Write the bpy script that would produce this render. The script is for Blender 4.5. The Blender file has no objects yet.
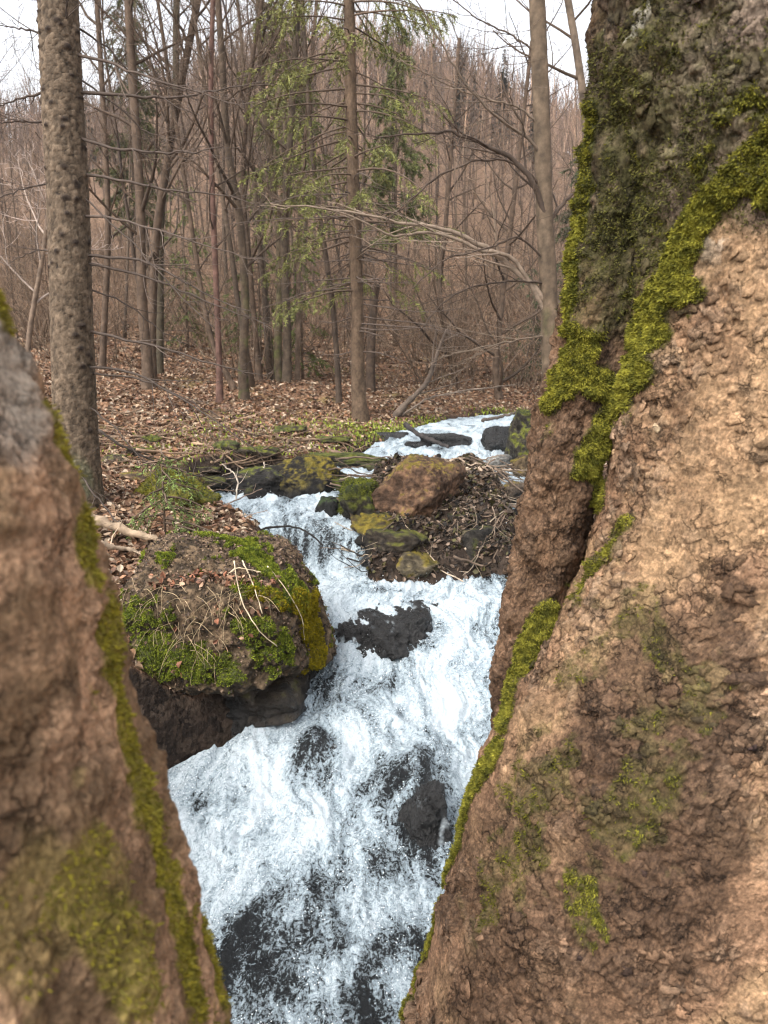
import bpy, math
import numpy as np
from mathutils import Vector

C = bpy.context.scene
COL = C.collection
rng = np.random.default_rng(11)
R = math.radians
PITCH = R(10.0)
CAMZ = 1.9
CP, SP = math.cos(PITCH), math.sin(PITCH)

# ------------------------------------------------------------------ helpers: camera maths
def P(px, py, Y):
    """world point seen at a pixel, at horizontal distance Y in front of the viewpoint"""
    u, v = (px - 384) / 768.0, (512 - py) / 768.0
    d = np.array([u, CP + v * SP, -SP + v * CP])
    return np.array([0, 0, CAMZ]) + d * (Y / d[1])

def proj(V):
    V = np.asarray(V, float)
    q = V[..., 2] - CAMZ
    dep = V[..., 1] * CP - q * SP
    up = q * CP + V[..., 1] * SP
    dep = np.where(np.abs(dep) < 1e-6, 1e-6, dep)
    return 384 + 768 * V[..., 0] / dep, 512 - 768 * up / dep, dep

# ------------------------------------------------------------------ helpers: noise
def _hash(ix, iy, iz, seed):
    h = (ix.astype(np.uint32) * np.uint32(374761393) + iy.astype(np.uint32) * np.uint32(668265263)
         + iz.astype(np.uint32) * np.uint32(2147483647 - 58) + np.uint32(seed * 1274126177 % 4294967291))
    h = (h ^ (h >> np.uint32(13))) * np.uint32(1274126177)
    h = (h ^ (h >> np.uint32(16))) * np.uint32(2246822519)
    return h ^ (h >> np.uint32(15))

def noise(p, seed=0):
    p = np.asarray(p, np.float64)
    f = np.floor(p); i = f.astype(np.int64); t = p - f
    u = t * t * t * (t * (t * 6 - 15) + 10)
    out = 0
    for dx in (0, 1):
        wx = u[..., 0] if dx else 1 - u[..., 0]
        for dy in (0, 1):
            wy = u[..., 1] if dy else 1 - u[..., 1]
            for dz in (0, 1):
                wz = u[..., 2] if dz else 1 - u[..., 2]
                h = _hash(i[..., 0] + dx, i[..., 1] + dy, i[..., 2] + dz, seed)
                gx = (h & np.uint32(1023)) / 511.5 - 1
                gy = ((h >> np.uint32(10)) & np.uint32(1023)) / 511.5 - 1
                gz = ((h >> np.uint32(20)) & np.uint32(1023)) / 511.5 - 1
                g = gx * (t[..., 0] - dx) + gy * (t[..., 1] - dy) + gz * (t[..., 2] - dz)
                out = out + wx * wy * wz * g
    return out * 1.3

def fbm(p, octv=4, seed=0, gain=.5, lac=2.03):
    p = np.asarray(p, float); a = 1.; s = 0
    for o in range(octv):
        s = s + a * noise(p, seed + o * 7); p = p * lac + 13.7; a *= gain
    return s

def ridged(p, octv=3, seed=0):
    p = np.asarray(p, float); a = 1.; s = 0
    for o in range(octv):
        s = s + a * (1 - 2 * np.abs(noise(p, seed + o * 5))); p = p * 2.1 + 5.3; a *= .5
    return s

def worley(p, seed=0):
    p = np.asarray(p, float); f = np.floor(p); i = f.astype(np.int64); t = p - f
    F1 = np.full(p.shape[:-1], 9.); F2 = F1.copy(); cid = np.zeros(p.shape[:-1])
    for dx in (-1, 0, 1):
        for dy in (-1, 0, 1):
            for dz in (-1, 0, 1):
                h = _hash(i[..., 0] + dx, i[..., 1] + dy, i[..., 2] + dz, seed)
                a = (h & np.uint32(1023)) / 1023.; b = ((h >> np.uint32(10)) & np.uint32(1023)) / 1023.
                c = ((h >> np.uint32(20)) & np.uint32(1023)) / 1023.
                d = np.sqrt((dx + a - t[..., 0]) ** 2 + (dy + b - t[..., 1]) ** 2 + (dz + c - t[..., 2]) ** 2)
                r = ((h * np.uint32(2654435761)) >> np.uint32(8) & np.uint32(65535)) / 65535.
                m = d < F1
                F2 = np.where(m, F1, np.minimum(F2, d)); cid = np.where(m, r, cid); F1 = np.where(m, d, F1)
    return F1, F2, cid

def sm(a, b, x):
    t = np.clip((x - a) / (b - a), 0, 1); return t * t * (3 - 2 * t)

def mix(a, b, t):
    t = np.asarray(t)[..., None]
    return np.asarray(a) * (1 - t) + np.asarray(b) * t

def x3(x, y, z=0.):
    x = np.asarray(x, float)
    return np.stack([x, np.broadcast_to(y, x.shape), np.broadcast_to(z, x.shape)], -1)

# ------------------------------------------------------------------ helpers: meshes
class Geo:
    def __init__(s): s.V = []; s.Q = []; s.T = []; s.C = []; s.n = 0
    def add(s, V, Q=None, T=None, col=None):
        V = np.asarray(V, float).reshape(-1, 3)
        if Q is not None and len(Q): s.Q.append(np.asarray(Q, np.int64) + s.n)
        if T is not None and len(T): s.T.append(np.asarray(T, np.int64) + s.n)
        if col is None: col = (1, 1, 1)
        s.C.append(np.broadcast_to(np.asarray(col, float), (len(V), 3)))
        s.V.append(V); s.n += len(V)
    def arrays(s):
        V = np.concatenate(s.V) if s.V else np.zeros((0, 3))
        Cc = np.concatenate(s.C) if s.C else np.zeros((0, 3))
        Q = np.concatenate(s.Q) if s.Q else np.zeros((0, 4), int)
        T = np.concatenate(s.T) if s.T else np.zeros((0, 3), int)
        return V, Q, T, Cc

def make(name, geo, mat, parent=None, smooth=True, extra=None, loc=None):
    V, Q, T, Cc = geo.arrays() if isinstance(geo, Geo) else geo
    V = np.asarray(V, np.float32)
    if loc is not None: V = V - np.asarray(loc, np.float32)
    me = bpy.data.meshes.new(name)
    nq, nt = len(Q), len(T)
    me.vertices.add(len(V)); me.vertices.foreach_set('co', V.ravel())
    me.loops.add(nq * 4 + nt * 3); me.polygons.add(nq + nt)
    me.loops.foreach_set('vertex_index', np.concatenate([np.asarray(Q).ravel(), np.asarray(T).ravel()]).astype(np.int32))
    me.polygons.foreach_set('loop_start', np.concatenate([np.arange(nq) * 4, nq * 4 + np.arange(nt) * 3]).astype(np.int32))
    me.update(calc_edges=True)
    me.polygons.foreach_set('use_smooth', np.full(nq + nt, smooth, bool))
    if Cc is not None and len(Cc):
        a = me.color_attributes.new('Col', 'FLOAT_COLOR', 'POINT')
        c4 = np.ones((len(V), 4), np.float32); c4[:, :3] = Cc; a.data.foreach_set('color', c4.ravel())
    for k, arr in (extra or {}).items():
        a = me.attributes.new(k, 'FLOAT', 'POINT'); a.data.foreach_set('value', np.asarray(arr, np.float32).ravel())
    me.materials.append(mat)
    o = bpy.data.objects.new(name, me); COL.objects.link(o)
    if loc is not None and parent is None: o.location = [float(t) for t in loc]
    if parent is not None: o.parent = parent
    return o

def empty(name, loc=(0, 0, 0)):
    o = bpy.data.objects.new(name, None); COL.objects.link(o); o.location = [float(t) for t in loc]
    o.empty_display_size = .1
    return o

def tag(o, label=None, cat=None, group=None, kind=None):
    if label: o['label'] = label
    if cat: o['category'] = cat
    if group: o['group'] = group
    if kind: o['kind'] = kind
    return o

def grid_faces(nr, nc, wrap=False):
    r = np.arange(nr - 1)[:, None]
    c = np.arange(nc if wrap else nc - 1)[None]
    c2 = (c + 1) % nc
    return np.stack([r * nc + c, r * nc + c2, (r + 1) * nc + c2, (r + 1) * nc + c], -1).reshape(-1, 4)

def grid_normals(G):
    """normals of an (nr,nc,3) grid"""
    du = np.gradient(G, axis=1); dv = np.gradient(G, axis=0)
    n = np.cross(du, dv); return n / (np.linalg.norm(n, axis=-1, keepdims=True) + 1e-12)

def tube(geo, pts, rad, sides=6, col=(1, 1, 1), cap=True):
    pts = np.asarray(pts, float); rad = np.asarray(rad, float); n = len(pts)
    t = np.gradient(pts, axis=0); t /= np.linalg.norm(t, axis=1, keepdims=True) + 1e-9
    m = t.mean(0); ref = np.eye(3)[np.argmin(np.abs(m))]
    a = np.cross(t, ref); a /= np.linalg.norm(a, axis=1, keepdims=True) + 1e-9
    b = np.cross(t, a)
    th = np.arange(sides) * 2 * math.pi / sides
    ring = pts[:, None] + rad[:, None, None] * (np.cos(th)[None, :, None] * a[:, None] + np.sin(th)[None, :, None] * b[:, None])
    F = grid_faces(n, sides, True)
    if isinstance(col, np.ndarray) and col.ndim == 2: col = np.repeat(col, sides, 0)
    V = ring.reshape(-1, 3)
    T = None
    if cap:
        V = np.concatenate([V, pts[-1:] + t[-1:] * rad[-1] * .6, pts[:1]])
        k = np.arange(sides); e = n * sides
        T = np.concatenate([np.stack([(n - 1) * sides + k, (n - 1) * sides + (k + 1) % sides, np.full(sides, e)], -1),
                            np.stack([(k + 1) % sides, k, np.full(sides, e + 1)], -1)])
        if isinstance(col, np.ndarray) and col.ndim == 2: col = np.concatenate([col, col[-1:], col[:1]])
    geo.add(V, F, T, col)

def catmull(pts, n):
    pts = np.asarray(pts, float); m = len(pts)
    t = np.linspace(0, m - 1, n); i = np.clip(t.astype(int), 0, m - 2); u = (t - i)[:, None]
    p0 = pts[np.clip(i - 1, 0, m - 1)]; p1 = pts[i]; p2 = pts[i + 1]; p3 = pts[np.clip(i + 2, 0, m - 1)]
    return .5 * ((2 * p1) + (-p0 + p2) * u + (2 * p0 - 5 * p1 + 4 * p2 - p3) * u ** 2 + (-p0 + 3 * p1 - 3 * p2 + p3) * u ** 3)

# ------------------------------------------------------------------ materials
def nodes(name):
    m = bpy.data.materials.new(name); m.use_nodes = True
    nt = m.node_tree; b = nt.nodes['Principled BSDF']
    return m, nt, b

def nmat(name, rough=.85, spec=.3, nscale=30., namp=.35, bump=.3, bscale=60., bdist=.004, coord='Object', stretch=None,
         tint=None, rough2=None, coat=0., trans=0.):
    """vertex-coloured material broken up by procedural noise, with a bump"""
    m, nt, b = nodes(name); N, L = nt.nodes, nt.links
    at = N.new('ShaderNodeAttribute'); at.attribute_name = 'Col'
    tc = N.new('ShaderNodeTexCoord'); src = tc.outputs[coord]
    if stretch:
        mp = N.new('ShaderNodeMapping'); mp.inputs['Scale'].default_value = stretch; L.new(src, mp.inputs[0]); src = mp.outputs[0]
    n1 = N.new('ShaderNodeTexNoise'); n1.inputs['Scale'].default_value = nscale; n1.inputs['Detail'].default_value = 5; n1.inputs['Roughness'].default_value = .65
    L.new(src, n1.inputs['Vector'])
    mr = N.new('ShaderNodeMapRange'); mr.inputs[1].default_value = .3; mr.inputs[2].default_value = .7
    mr.inputs[3].default_value = 1 - namp; mr.inputs[4].default_value = 1 + namp; L.new(n1.outputs[0], mr.inputs[0])
    mu = N.new('ShaderNodeVectorMath'); mu.operation = 'SCALE'; L.new(at.outputs['Color'], mu.inputs[0]); L.new(mr.outputs[0], mu.inputs['Scale'])
    last = mu.outputs[0]
    if tint:
        mt = N.new('ShaderNodeVectorMath'); mt.operation = 'MULTIPLY'; mt.inputs[1].default_value = tint; L.new(last, mt.inputs[0]); last = mt.outputs[0]
    L.new(last, b.inputs['Base Color'])
    b.inputs['Roughness'].default_value = rough
    b.inputs['Specular IOR Level'].default_value = spec
    if rough2 is not None:
        mr2 = N.new('ShaderNodeMapRange'); mr2.inputs[1].default_value = .35; mr2.inputs[2].default_value = .65
        mr2.inputs[3].default_value = rough; mr2.inputs[4].default_value = rough2; L.new(n1.outputs[0], mr2.inputs[0]); L.new(mr2.outputs[0], b.inputs['Roughness'])
    if coat: b.inputs['Coat Weight'].default_value = coat; b.inputs['Coat Roughness'].default_value = .12
    if bump:
        n2 = N.new('ShaderNodeTexNoise'); n2.inputs['Scale'].default_value = bscale; n2.inputs['Detail'].default_value = 6; n2.inputs['Roughness'].default_value = .7
        L.new(src, n2.inputs['Vector'])
        bp = N.new('ShaderNodeBump'); bp.inputs['Strength'].default_value = bump; bp.inputs['Distance'].default_value = bdist
        L.new(n2.outputs[0], bp.inputs['Height']); L.new(bp.outputs[0], b.inputs['Normal'])
    return m

M = {}
def mat_bark(name='peeling_bark', line=-.42, flake=.55):
    """bark: vertex colour, plus flakes whose thin dark lips come and go in patches"""
    m, nt, b = nodes(name); N, L = nt.nodes, nt.links
    def math_(op, a, b_=None, c_=None):
        n = N.new('ShaderNodeMath'); n.operation = op
        for i, v in enumerate((a, b_, c_)):
            if v is None: continue
            if isinstance(v, (int, float)): n.inputs[i].default_value = v
            else: L.new(v, n.inputs[i])
        return n.outputs[0]
    def rng_(v, a, b_, c_, d_):
        n = N.new('ShaderNodeMapRange'); n.interpolation_type = 'SMOOTHSTEP'; L.new(v, n.inputs[0])
        for i, q in enumerate((a, b_, c_, d_)): n.inputs[i + 1].default_value = q
        return n.outputs[0]
    at = N.new('ShaderNodeAttribute'); at.attribute_name = 'Col'; tc = N.new('ShaderNodeTexCoord')
    nw = N.new('ShaderNodeTexNoise'); nw.inputs['Scale'].default_value = 28; nw.inputs['Detail'].default_value = 5; nw.inputs['Roughness'].default_value = .65; L.new(tc.outputs['Object'], nw.inputs['Vector'])
    wm = N.new('ShaderNodeVectorMath'); wm.operation = 'MULTIPLY_ADD'; wm.inputs[1].default_value = (.05, .05, .05); L.new(nw.outputs['Color'], wm.inputs[0]); L.new(tc.outputs['Object'], wm.inputs[2])
    hs = None; lines = None; cells = []
    for sc, wd in ((34, .07), (78, .10)):
        ve = N.new('ShaderNodeTexVoronoi'); ve.feature = 'DISTANCE_TO_EDGE'; ve.inputs['Scale'].default_value = sc; L.new(wm.outputs[0], ve.inputs['Vector'])
        vc = N.new('ShaderNodeTexVoronoi'); vc.inputs['Scale'].default_value = sc; L.new(wm.outputs[0], vc.inputs['Vector'])
        sp = N.new('ShaderNodeSeparateColor'); L.new(vc.outputs['Color'], sp.inputs[0]); cells.append(sp)
        mk = N.new('ShaderNodeTexNoise'); mk.inputs['Scale'].default_value = sc * .33; mk.inputs['Detail'].default_value = 3; L.new(tc.outputs['Object'], mk.inputs['Vector'])
        on = rng_(mk.outputs[0], .50, .64, 0, 1)
        ln = math_('MULTIPLY', rng_(ve.outputs['Distance'], 0, wd, 1, 0), on)
        up = math_('MULTIPLY', math_('MULTIPLY', sp.outputs[0], on), flake)
        h = math_('SUBTRACT', up, ln); lines = ln if lines is None else math_('MAXIMUM', lines, ln)
        hs = h if hs is None else math_('ADD', hs, math_('MULTIPLY', h, .5))
    fn = N.new('ShaderNodeTexNoise'); fn.inputs['Scale'].default_value = 230; fn.inputs['Detail'].default_value = 4; fn.inputs['Roughness'].default_value = .7; L.new(tc.outputs['Object'], fn.inputs['Vector'])
    # fine wrinkles that run round the trunk
    mp = N.new('ShaderNodeMapping'); mp.inputs['Scale'].default_value = (14, 14, 170); L.new(wm.outputs[0], mp.inputs[0])
    wn = N.new('ShaderNodeTexNoise'); wn.inputs['Scale'].default_value = 1; wn.inputs['Detail'].default_value = 3; L.new(mp.outputs[0], wn.inputs['Vector'])
    hh = math_('ADD', math_('MULTIPLY', hs, .7), math_('ADD', math_('MULTIPLY', fn.outputs[0], .35), math_('MULTIPLY', wn.outputs[0], .45)))
    k = math_('MULTIPLY', rng_(fn.outputs[0], .3, .7, .62, 1.38), math_('MULTIPLY', rng_(wn.outputs[0], .3, .7, .82, 1.15), math_('MULTIPLY_ADD', cells[0].outputs[1], .3, .85)))
    k = math_('MULTIPLY', k, math_('MULTIPLY_ADD', lines, line, 1.0))
    mu = N.new('ShaderNodeVectorMath'); mu.operation = 'SCALE'; L.new(at.outputs['Color'], mu.inputs[0]); L.new(k, mu.inputs['Scale'])
    L.new(mu.outputs[0], b.inputs['Base Color']); b.inputs['Roughness'].default_value = .82; b.inputs['Specular IOR Level'].default_value = .2
    bp = N.new('ShaderNodeBump'); bp.inputs['Strength'].default_value = 1; bp.inputs['Distance'].default_value = .0045; L.new(hh, bp.inputs['Height']); L.new(bp.outputs[0], b.inputs['Normal'])
    return m
M['bark'] = mat_bark()
M['smooth_bark'] = mat_bark('softly_creased_bark', -.15, .25)
M['spruce_bark'] = nmat('spruce_bark', .9, .2, 40, .4, .9, 60, .01, stretch=(1, 1, .6))
M['wood'] = nmat('branch_bark', .85, .25, 18, .35, .5, 60, .006)
M['far_wood'] = nmat('far_branch_bark', .9, .15, 2.5, .3, 0)
M['rock'] = nmat('dry_rock', .8, .25, 30, .55, 1., 38, .03)
M['wet_rock'] = nmat('wet_rock', .12, .4, 14, .6, 1., 22, .03, rough2=.55)
M['moss'] = nmat('moss', .95, .1, 60, .4, 0)
M['leaf'] = nmat('dead_leaf', .65, .3, 25, .25, .3, 90, .002)
M['grass'] = nmat('grass', .7, .2, 20, .3, 0)
M['needle'] = nmat('conifer_needles', .6, .25, 3, .35, 0)

def mat_ground():
    m, nt, b = nodes('forest_floor'); N, L = nt.nodes, nt.links
    at = N.new('ShaderNodeAttribute'); at.attribute_name = 'Col'
    tc = N.new('ShaderNodeTexCoord')
    nw = N.new('ShaderNodeTexNoise'); nw.inputs['Scale'].default_value = 22; nw.inputs['Detail'].default_value = 4; L.new(tc.outputs['Object'], nw.inputs['Vector'])
    wm = N.new('ShaderNodeVectorMath'); wm.operation = 'MULTIPLY_ADD'; wm.inputs[1].default_value = (.16, .16, .16); L.new(nw.outputs['Color'], wm.inputs[0]); L.new(tc.outputs['Object'], wm.inputs[2])
    vo = N.new('ShaderNodeTexVoronoi'); vo.inputs['Scale'].default_value = 20; L.new(wm.outputs[0], vo.inputs['Vector'])
    sep = N.new('ShaderNodeSeparateColor'); L.new(vo.outputs['Color'], sep.inputs[0])
    cr = N.new('ShaderNodeValToRGB'); e = cr.color_ramp
    e.elements[0].color = (.35, .3, .28, 1); e.elements[1].color = (2.0, 1.8, 1.7, 1)
    for p_, c_ in ((.3, (.7, .6, .55, 1)), (.55, (1.1, .95, .85, 1)), (.8, (1.35, 1.25, 1.15, 1))):
        q = e.elements.new(p_); q.color = c_
    L.new(sep.outputs[0], cr.inputs[0])
    mu = N.new('ShaderNodeVectorMath'); mu.operation = 'MULTIPLY'; L.new(at.outputs['Color'], mu.inputs[0]); L.new(cr.outputs[0], mu.inputs[1])
    L.new(mu.outputs[0], b.inputs['Base Color']); b.inputs['Roughness'].default_value = .85; b.inputs['Specular IOR Level'].default_value = .2
    ns = N.new('ShaderNodeTexNoise'); ns.inputs['Scale'].default_value = 30; ns.inputs['Detail'].default_value = 6; L.new(tc.outputs['Object'], ns.inputs['Vector'])
    ad = N.new('ShaderNodeMath'); ad.operation = 'ADD'; L.new(sep.outputs[1], ad.inputs[0]); L.new(ns.outputs[0], ad.inputs[1])
    bp = N.new('ShaderNodeBump'); bp.inputs['Strength'].default_value = .8; bp.inputs['Distance'].default_value = .03
    L.new(ad.outputs[0], bp.inputs['Height']); L.new(bp.outputs[0], b.inputs['Normal'])
    return m
M['ground'] = mat_ground()

def mat_water():
    m, nt, b = nodes('white_water'); N, L = nt.nodes, nt.links
    at = N.new('ShaderNodeAttribute'); at.attribute_name = 'foam'
    tc = N.new('ShaderNodeTexCoord'); mp = N.new('ShaderNodeMapping'); mp.inputs['Scale'].default_value = (1.3, .85, .9)
    L.new(tc.outputs['Object'], mp.inputs[0])
    n0 = N.new('ShaderNodeTexNoise'); n0.inputs['Scale'].default_value = 16; n0.inputs['Detail'].default_value = 3
    L.new(mp.outputs[0], n0.inputs['Vector'])
    wv = N.new('ShaderNodeVectorMath'); wv.operation = 'MULTIPLY_ADD'; wv.inputs[1].default_value = (.09, .09, .09)
    L.new(n0.outputs['Color'], wv.inputs[0]); L.new(mp.outputs[0], wv.inputs[2])
    n1 = N.new('ShaderNodeTexNoise'); n1.inputs['Scale'].default_value = 55; n1.inputs['Detail'].default_value = 6; n1.inputs['Roughness'].default_value = .72
    L.new(wv.outputs[0], n1.inputs['Vector'])
    vo = N.new('ShaderNodeTexVoronoi'); vo.feature = 'DISTANCE_TO_EDGE'; vo.inputs['Scale'].default_value = 26; L.new(wv.outputs[0], vo.inputs['Vector'])
    # net of foam: cell edges and speckle
    m1 = N.new('ShaderNodeMath'); m1.operation = 'MULTIPLY_ADD'; m1.inputs[1].default_value = 2.3; m1.inputs[2].default_value = -1.15
    L.new(n1.outputs[0], m1.inputs[0])
    m2 = N.new('ShaderNodeMath'); m2.operation = 'MULTIPLY_ADD'; m2.inputs[1].default_value = -.55
    L.new(vo.outputs['Distance'], m2.inputs[0]); L.new(m1.outputs[0], m2.inputs[2])
    m3 = N.new('ShaderNodeMath'); m3.operation = 'ADD'; L.new(at.outputs['Fac'], m3.inputs[0]); L.new(m2.outputs[0], m3.inputs[1])
    n5 = N.new('ShaderNodeTexNoise'); n5.inputs['Scale'].default_value = 120; n5.inputs['Detail'].default_value = 3; L.new(tc.outputs['Object'], n5.inputs['Vector'])
    m4 = N.new('ShaderNodeMath'); m4.operation = 'MULTIPLY_ADD'; m4.inputs[1].default_value = .75; L.new(n5.outputs[0], m4.inputs[0])
    m5 = N.new('ShaderNodeMath'); m5.operation = 'ADD'; m5.inputs[1].default_value = -.40; L.new(m3.outputs[0], m5.inputs[0]); L.new(m5.outputs[0], m4.inputs[2])
    cr = N.new('ShaderNodeValToRGB'); e = cr.color_ramp
    e.elements[0].position = .0; e.elements[0].color = (.007, .008, .009, 1); e.elements[1].position = 1.0; e.elements[1].color = (.50, .56, .60, 1)
    for p_, c_ in ((.18, (.020, .024, .026, 1)), (.34, (.13, .155, .17, 1)), (.52, (.24, .295, .33, 1)), (.76, (.37, .435, .475, 1))):
        q = e.elements.new(p_); q.color = c_
    L.new(m4.outputs[0], cr.inputs[0]); L.new(cr.outputs[0], b.inputs['Base Color'])
    rg = N.new('ShaderNodeMapRange'); rg.inputs[1].default_value = .1; rg.inputs[2].default_value = .7; rg.inputs[3].default_value = .16; rg.inputs[4].default_value = .6
    L.new(m4.outputs[0], rg.inputs[0]); L.new(rg.outputs[0], b.inputs['Roughness']); b.inputs['Specular IOR Level'].default_value = .28
    ad = N.new('ShaderNodeMath'); ad.operation = 'MULTIPLY_ADD'; ad.inputs[1].default_value = .35; L.new(n5.outputs[0], ad.inputs[0]); L.new(n1.outputs[0], ad.inputs[2])
    bp = N.new('ShaderNodeBump'); bp.inputs['Strength'].default_value = 1; bp.inputs['Distance'].default_value = .014
    L.new(ad.outputs[0], bp.inputs['Height']); L.new(bp.outputs[0], b.inputs['Normal'])
    return m
M['water'] = mat_water()
def mat_spray():
    m, nt, b = nodes('water_spray'); b.inputs['Base Color'].default_value = (.66, .71, .74, 1); b.inputs['Roughness'].default_value = .5
    return m
M['spray'] = mat_spray()

# ------------------------------------------------------------------ terrain functions
YT  = np.array([-6, 0, 1.0, 2.0, 2.85, 3.1, 3.35, 3.6, 4.0, 4.7, 5.3, 5.8, 6.2, 6.55, 7.0, 8.0, 9.0, 10., 11., 12.5, 18., 30., 400.])
LT  = np.array([-.9, -.75, -.7, -.62, -1.0, -.92, -.58, -.34, -.30, -.46, -.80, -1.20, -1.55, -1.5, -.35, .0, .36, .80, 1.6, 3.6, 9.4, 20., 300.])
RT  = np.array([.9, .9, .8, .75, .82, .85, .88, .92, .97, 1.05, 1.25, 1.35, 1.4, 1.4, 1.4, 1.42, 1.45, 1.62, 2.3, 4.3, 10.2, 21., 301.])
ZWY = np.array([-6, 0, 2.0, 2.6, 3.1, 3.5, 3.9, 4.12, 4.4, 4.95, 5.08, 5.32, 6.2, 7.0, 8.0, 9.0, 11., 14., 18., 30., 400.])
ZW  = np.array([-.25, -.08, 0., .03, .09, .22, .33, .42, .50, .53, .57, .80, .90, 1.0, 1.12, 1.23, 1.32, 1.36, 1.5, 3.2, 90.])
LPY = np.array([-6, 1.0, 2.0, 3.0, 4.0, 5.0, 6.0, 7.0, 9.0, 13., 16., 400])
LPZ = np.array([.3, .45, .55, .72, .92, 1.04, 1.13, 1.2, 1.33, 1.5, 1.55, 1.6])
RPY = np.array([-6, 1.0, 3.0, 4.0, 5.0, 7.0, 9.0, 13., 16., 400])
RPZ = np.array([.3, .35, .5, .65, .95, 1.25, 1.36, 1.5, 1.55, 1.6])
HY  = np.array([0, 14, 18., 23., 30., 40., 90., 220., 300., 400])
HZ  = np.array([0, 0, .35, 1.2, 3.2, 6.5, 30., 88., 98., 96])
SKX = np.array([-900, -300, 0, 100, 200, 300, 370, 430, 500, 560, 650, 1200])
SKF = np.array([.5, .5, .58, .63, .78, .90, .90, .83, .74, .67, .64, .7])
YS = np.linspace(-6, 400, 8121)
def smtab(Y, xs, vs, w=7):
    t = np.interp(YS, xs, vs); k = np.ones(w) / w
    return np.interp(Y, YS, np.convolve(np.pad(t, w // 2, mode='edge'), k, 'valid'))

def zwater(x, y):
    ye = y + .26 * np.clip(x + .45, -1.0, .55) * sm(4.2, 4.8, y) * (1 - sm(6.2, 7.5, y)) + .05 * noise(x3(x * 3, y * 0, 1.), 5)
    return smtab(ye, ZWY, ZW, 3)

def edges(x, y):
    n = .09 * fbm(x3(x * .3, y * 2.2, 0), 3, 31)
    n2 = .09 * fbm(x3(x * .3, y * 2.2, 9), 3, 33)
    return smtab(y, YT, LT, 7) + n, smtab(y, YT, RT, 7) + n2

def terrain(x, y):
    x = np.asarray(x, float); y = np.broadcast_to(np.asarray(y, float), x.shape)
    Lx, Rx = edges(x, y)
    zb = zwater(x, y) - .16
    dl, dr = Lx - x, x - Rx
    p = x3(x, y)
    far = sm(12, 30, y)
    nz = .10 * fbm(p * .7, 4, 3) + .035 * fbm(p * 3.1, 4, 8) + .6 * far * fbm(p * .08, 3, 17)
    zl = np.interp(y, LPY, LPZ) + .06 * np.clip(dl - .4, 0, 14) + nz * sm(0, .5, dl)
    zr = np.interp(y, RPY, RPZ) + .16 * np.clip(dr - .2, 0, 10) + nz * sm(0, .4, dr)
    wl = .42 + .1 * noise(p * 1.3, 9)
    sl = sm(-.08, wl, dl); sr = sm(-.08, .5, dr)
    z = zb + sl * (zl - zb) + sr * (zr - zb)
    # island of debris in mid-stream
    md = np.sqrt(((x - .42) / .58) ** 2 + ((y - 6.05) / .85) ** 2)
    mz = np.interp(y, [4.78, 4.92, 5.1, 5.4, 5.7, 6.2, 6.8, 7.15], [.46, .74, .90, 1.02, 1.09, 1.13, 1.14, .7]) + .11 * fbm(p * 5, 3, 21)
    mz = mz - .9 * sm(.62, 1.08, np.abs(x - .40 - .05 * noise(p * 3, 22)) / .70)
    z = np.where((y > 4.78) & (y < 7.15), np.maximum(z, mz), z)
    # the current has hollowed out the bank under the big boulder
    hol = .42 * np.exp(-(((x + .72) / .42) ** 2 + ((y - 3.42) / .34) ** 2)); z = np.where(y < 5, np.maximum(z - hol, np.minimum(z, zb + .1)), z)
    # hills
    px = 384 + 768 * x / np.maximum(y, 1.)
    f = np.interp(px, SKX, SKF)
    hz = np.interp(y, HY, HZ)
    ff = 1 + (f - 1) * sm(20, 120, y)
    z = z + hz * ff + sm(60, 200, y) * 5 * fbm(p * .02, 3, 77)
    side = .16 * np.clip(np.abs(x) - 9 - .25 * y, 0, 60)
    return z + side * sm(4, 12, y)

def gz(x, y): return float(terrain(np.array([float(x)]), np.array([float(y)]))[0])

def ground_hit(px, py, y0=1.5, y1=120):
    ys = np.geomspace(y0, y1, 1200)
    pts = np.array([P(px, py, y) for y in ys])
    t = terrain(pts[:, 0], pts[:, 1])
    k = np.argmax(t >= pts[:, 2])
    return pts[k] if t[k] >= pts[k, 2] else pts[-1]

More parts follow.
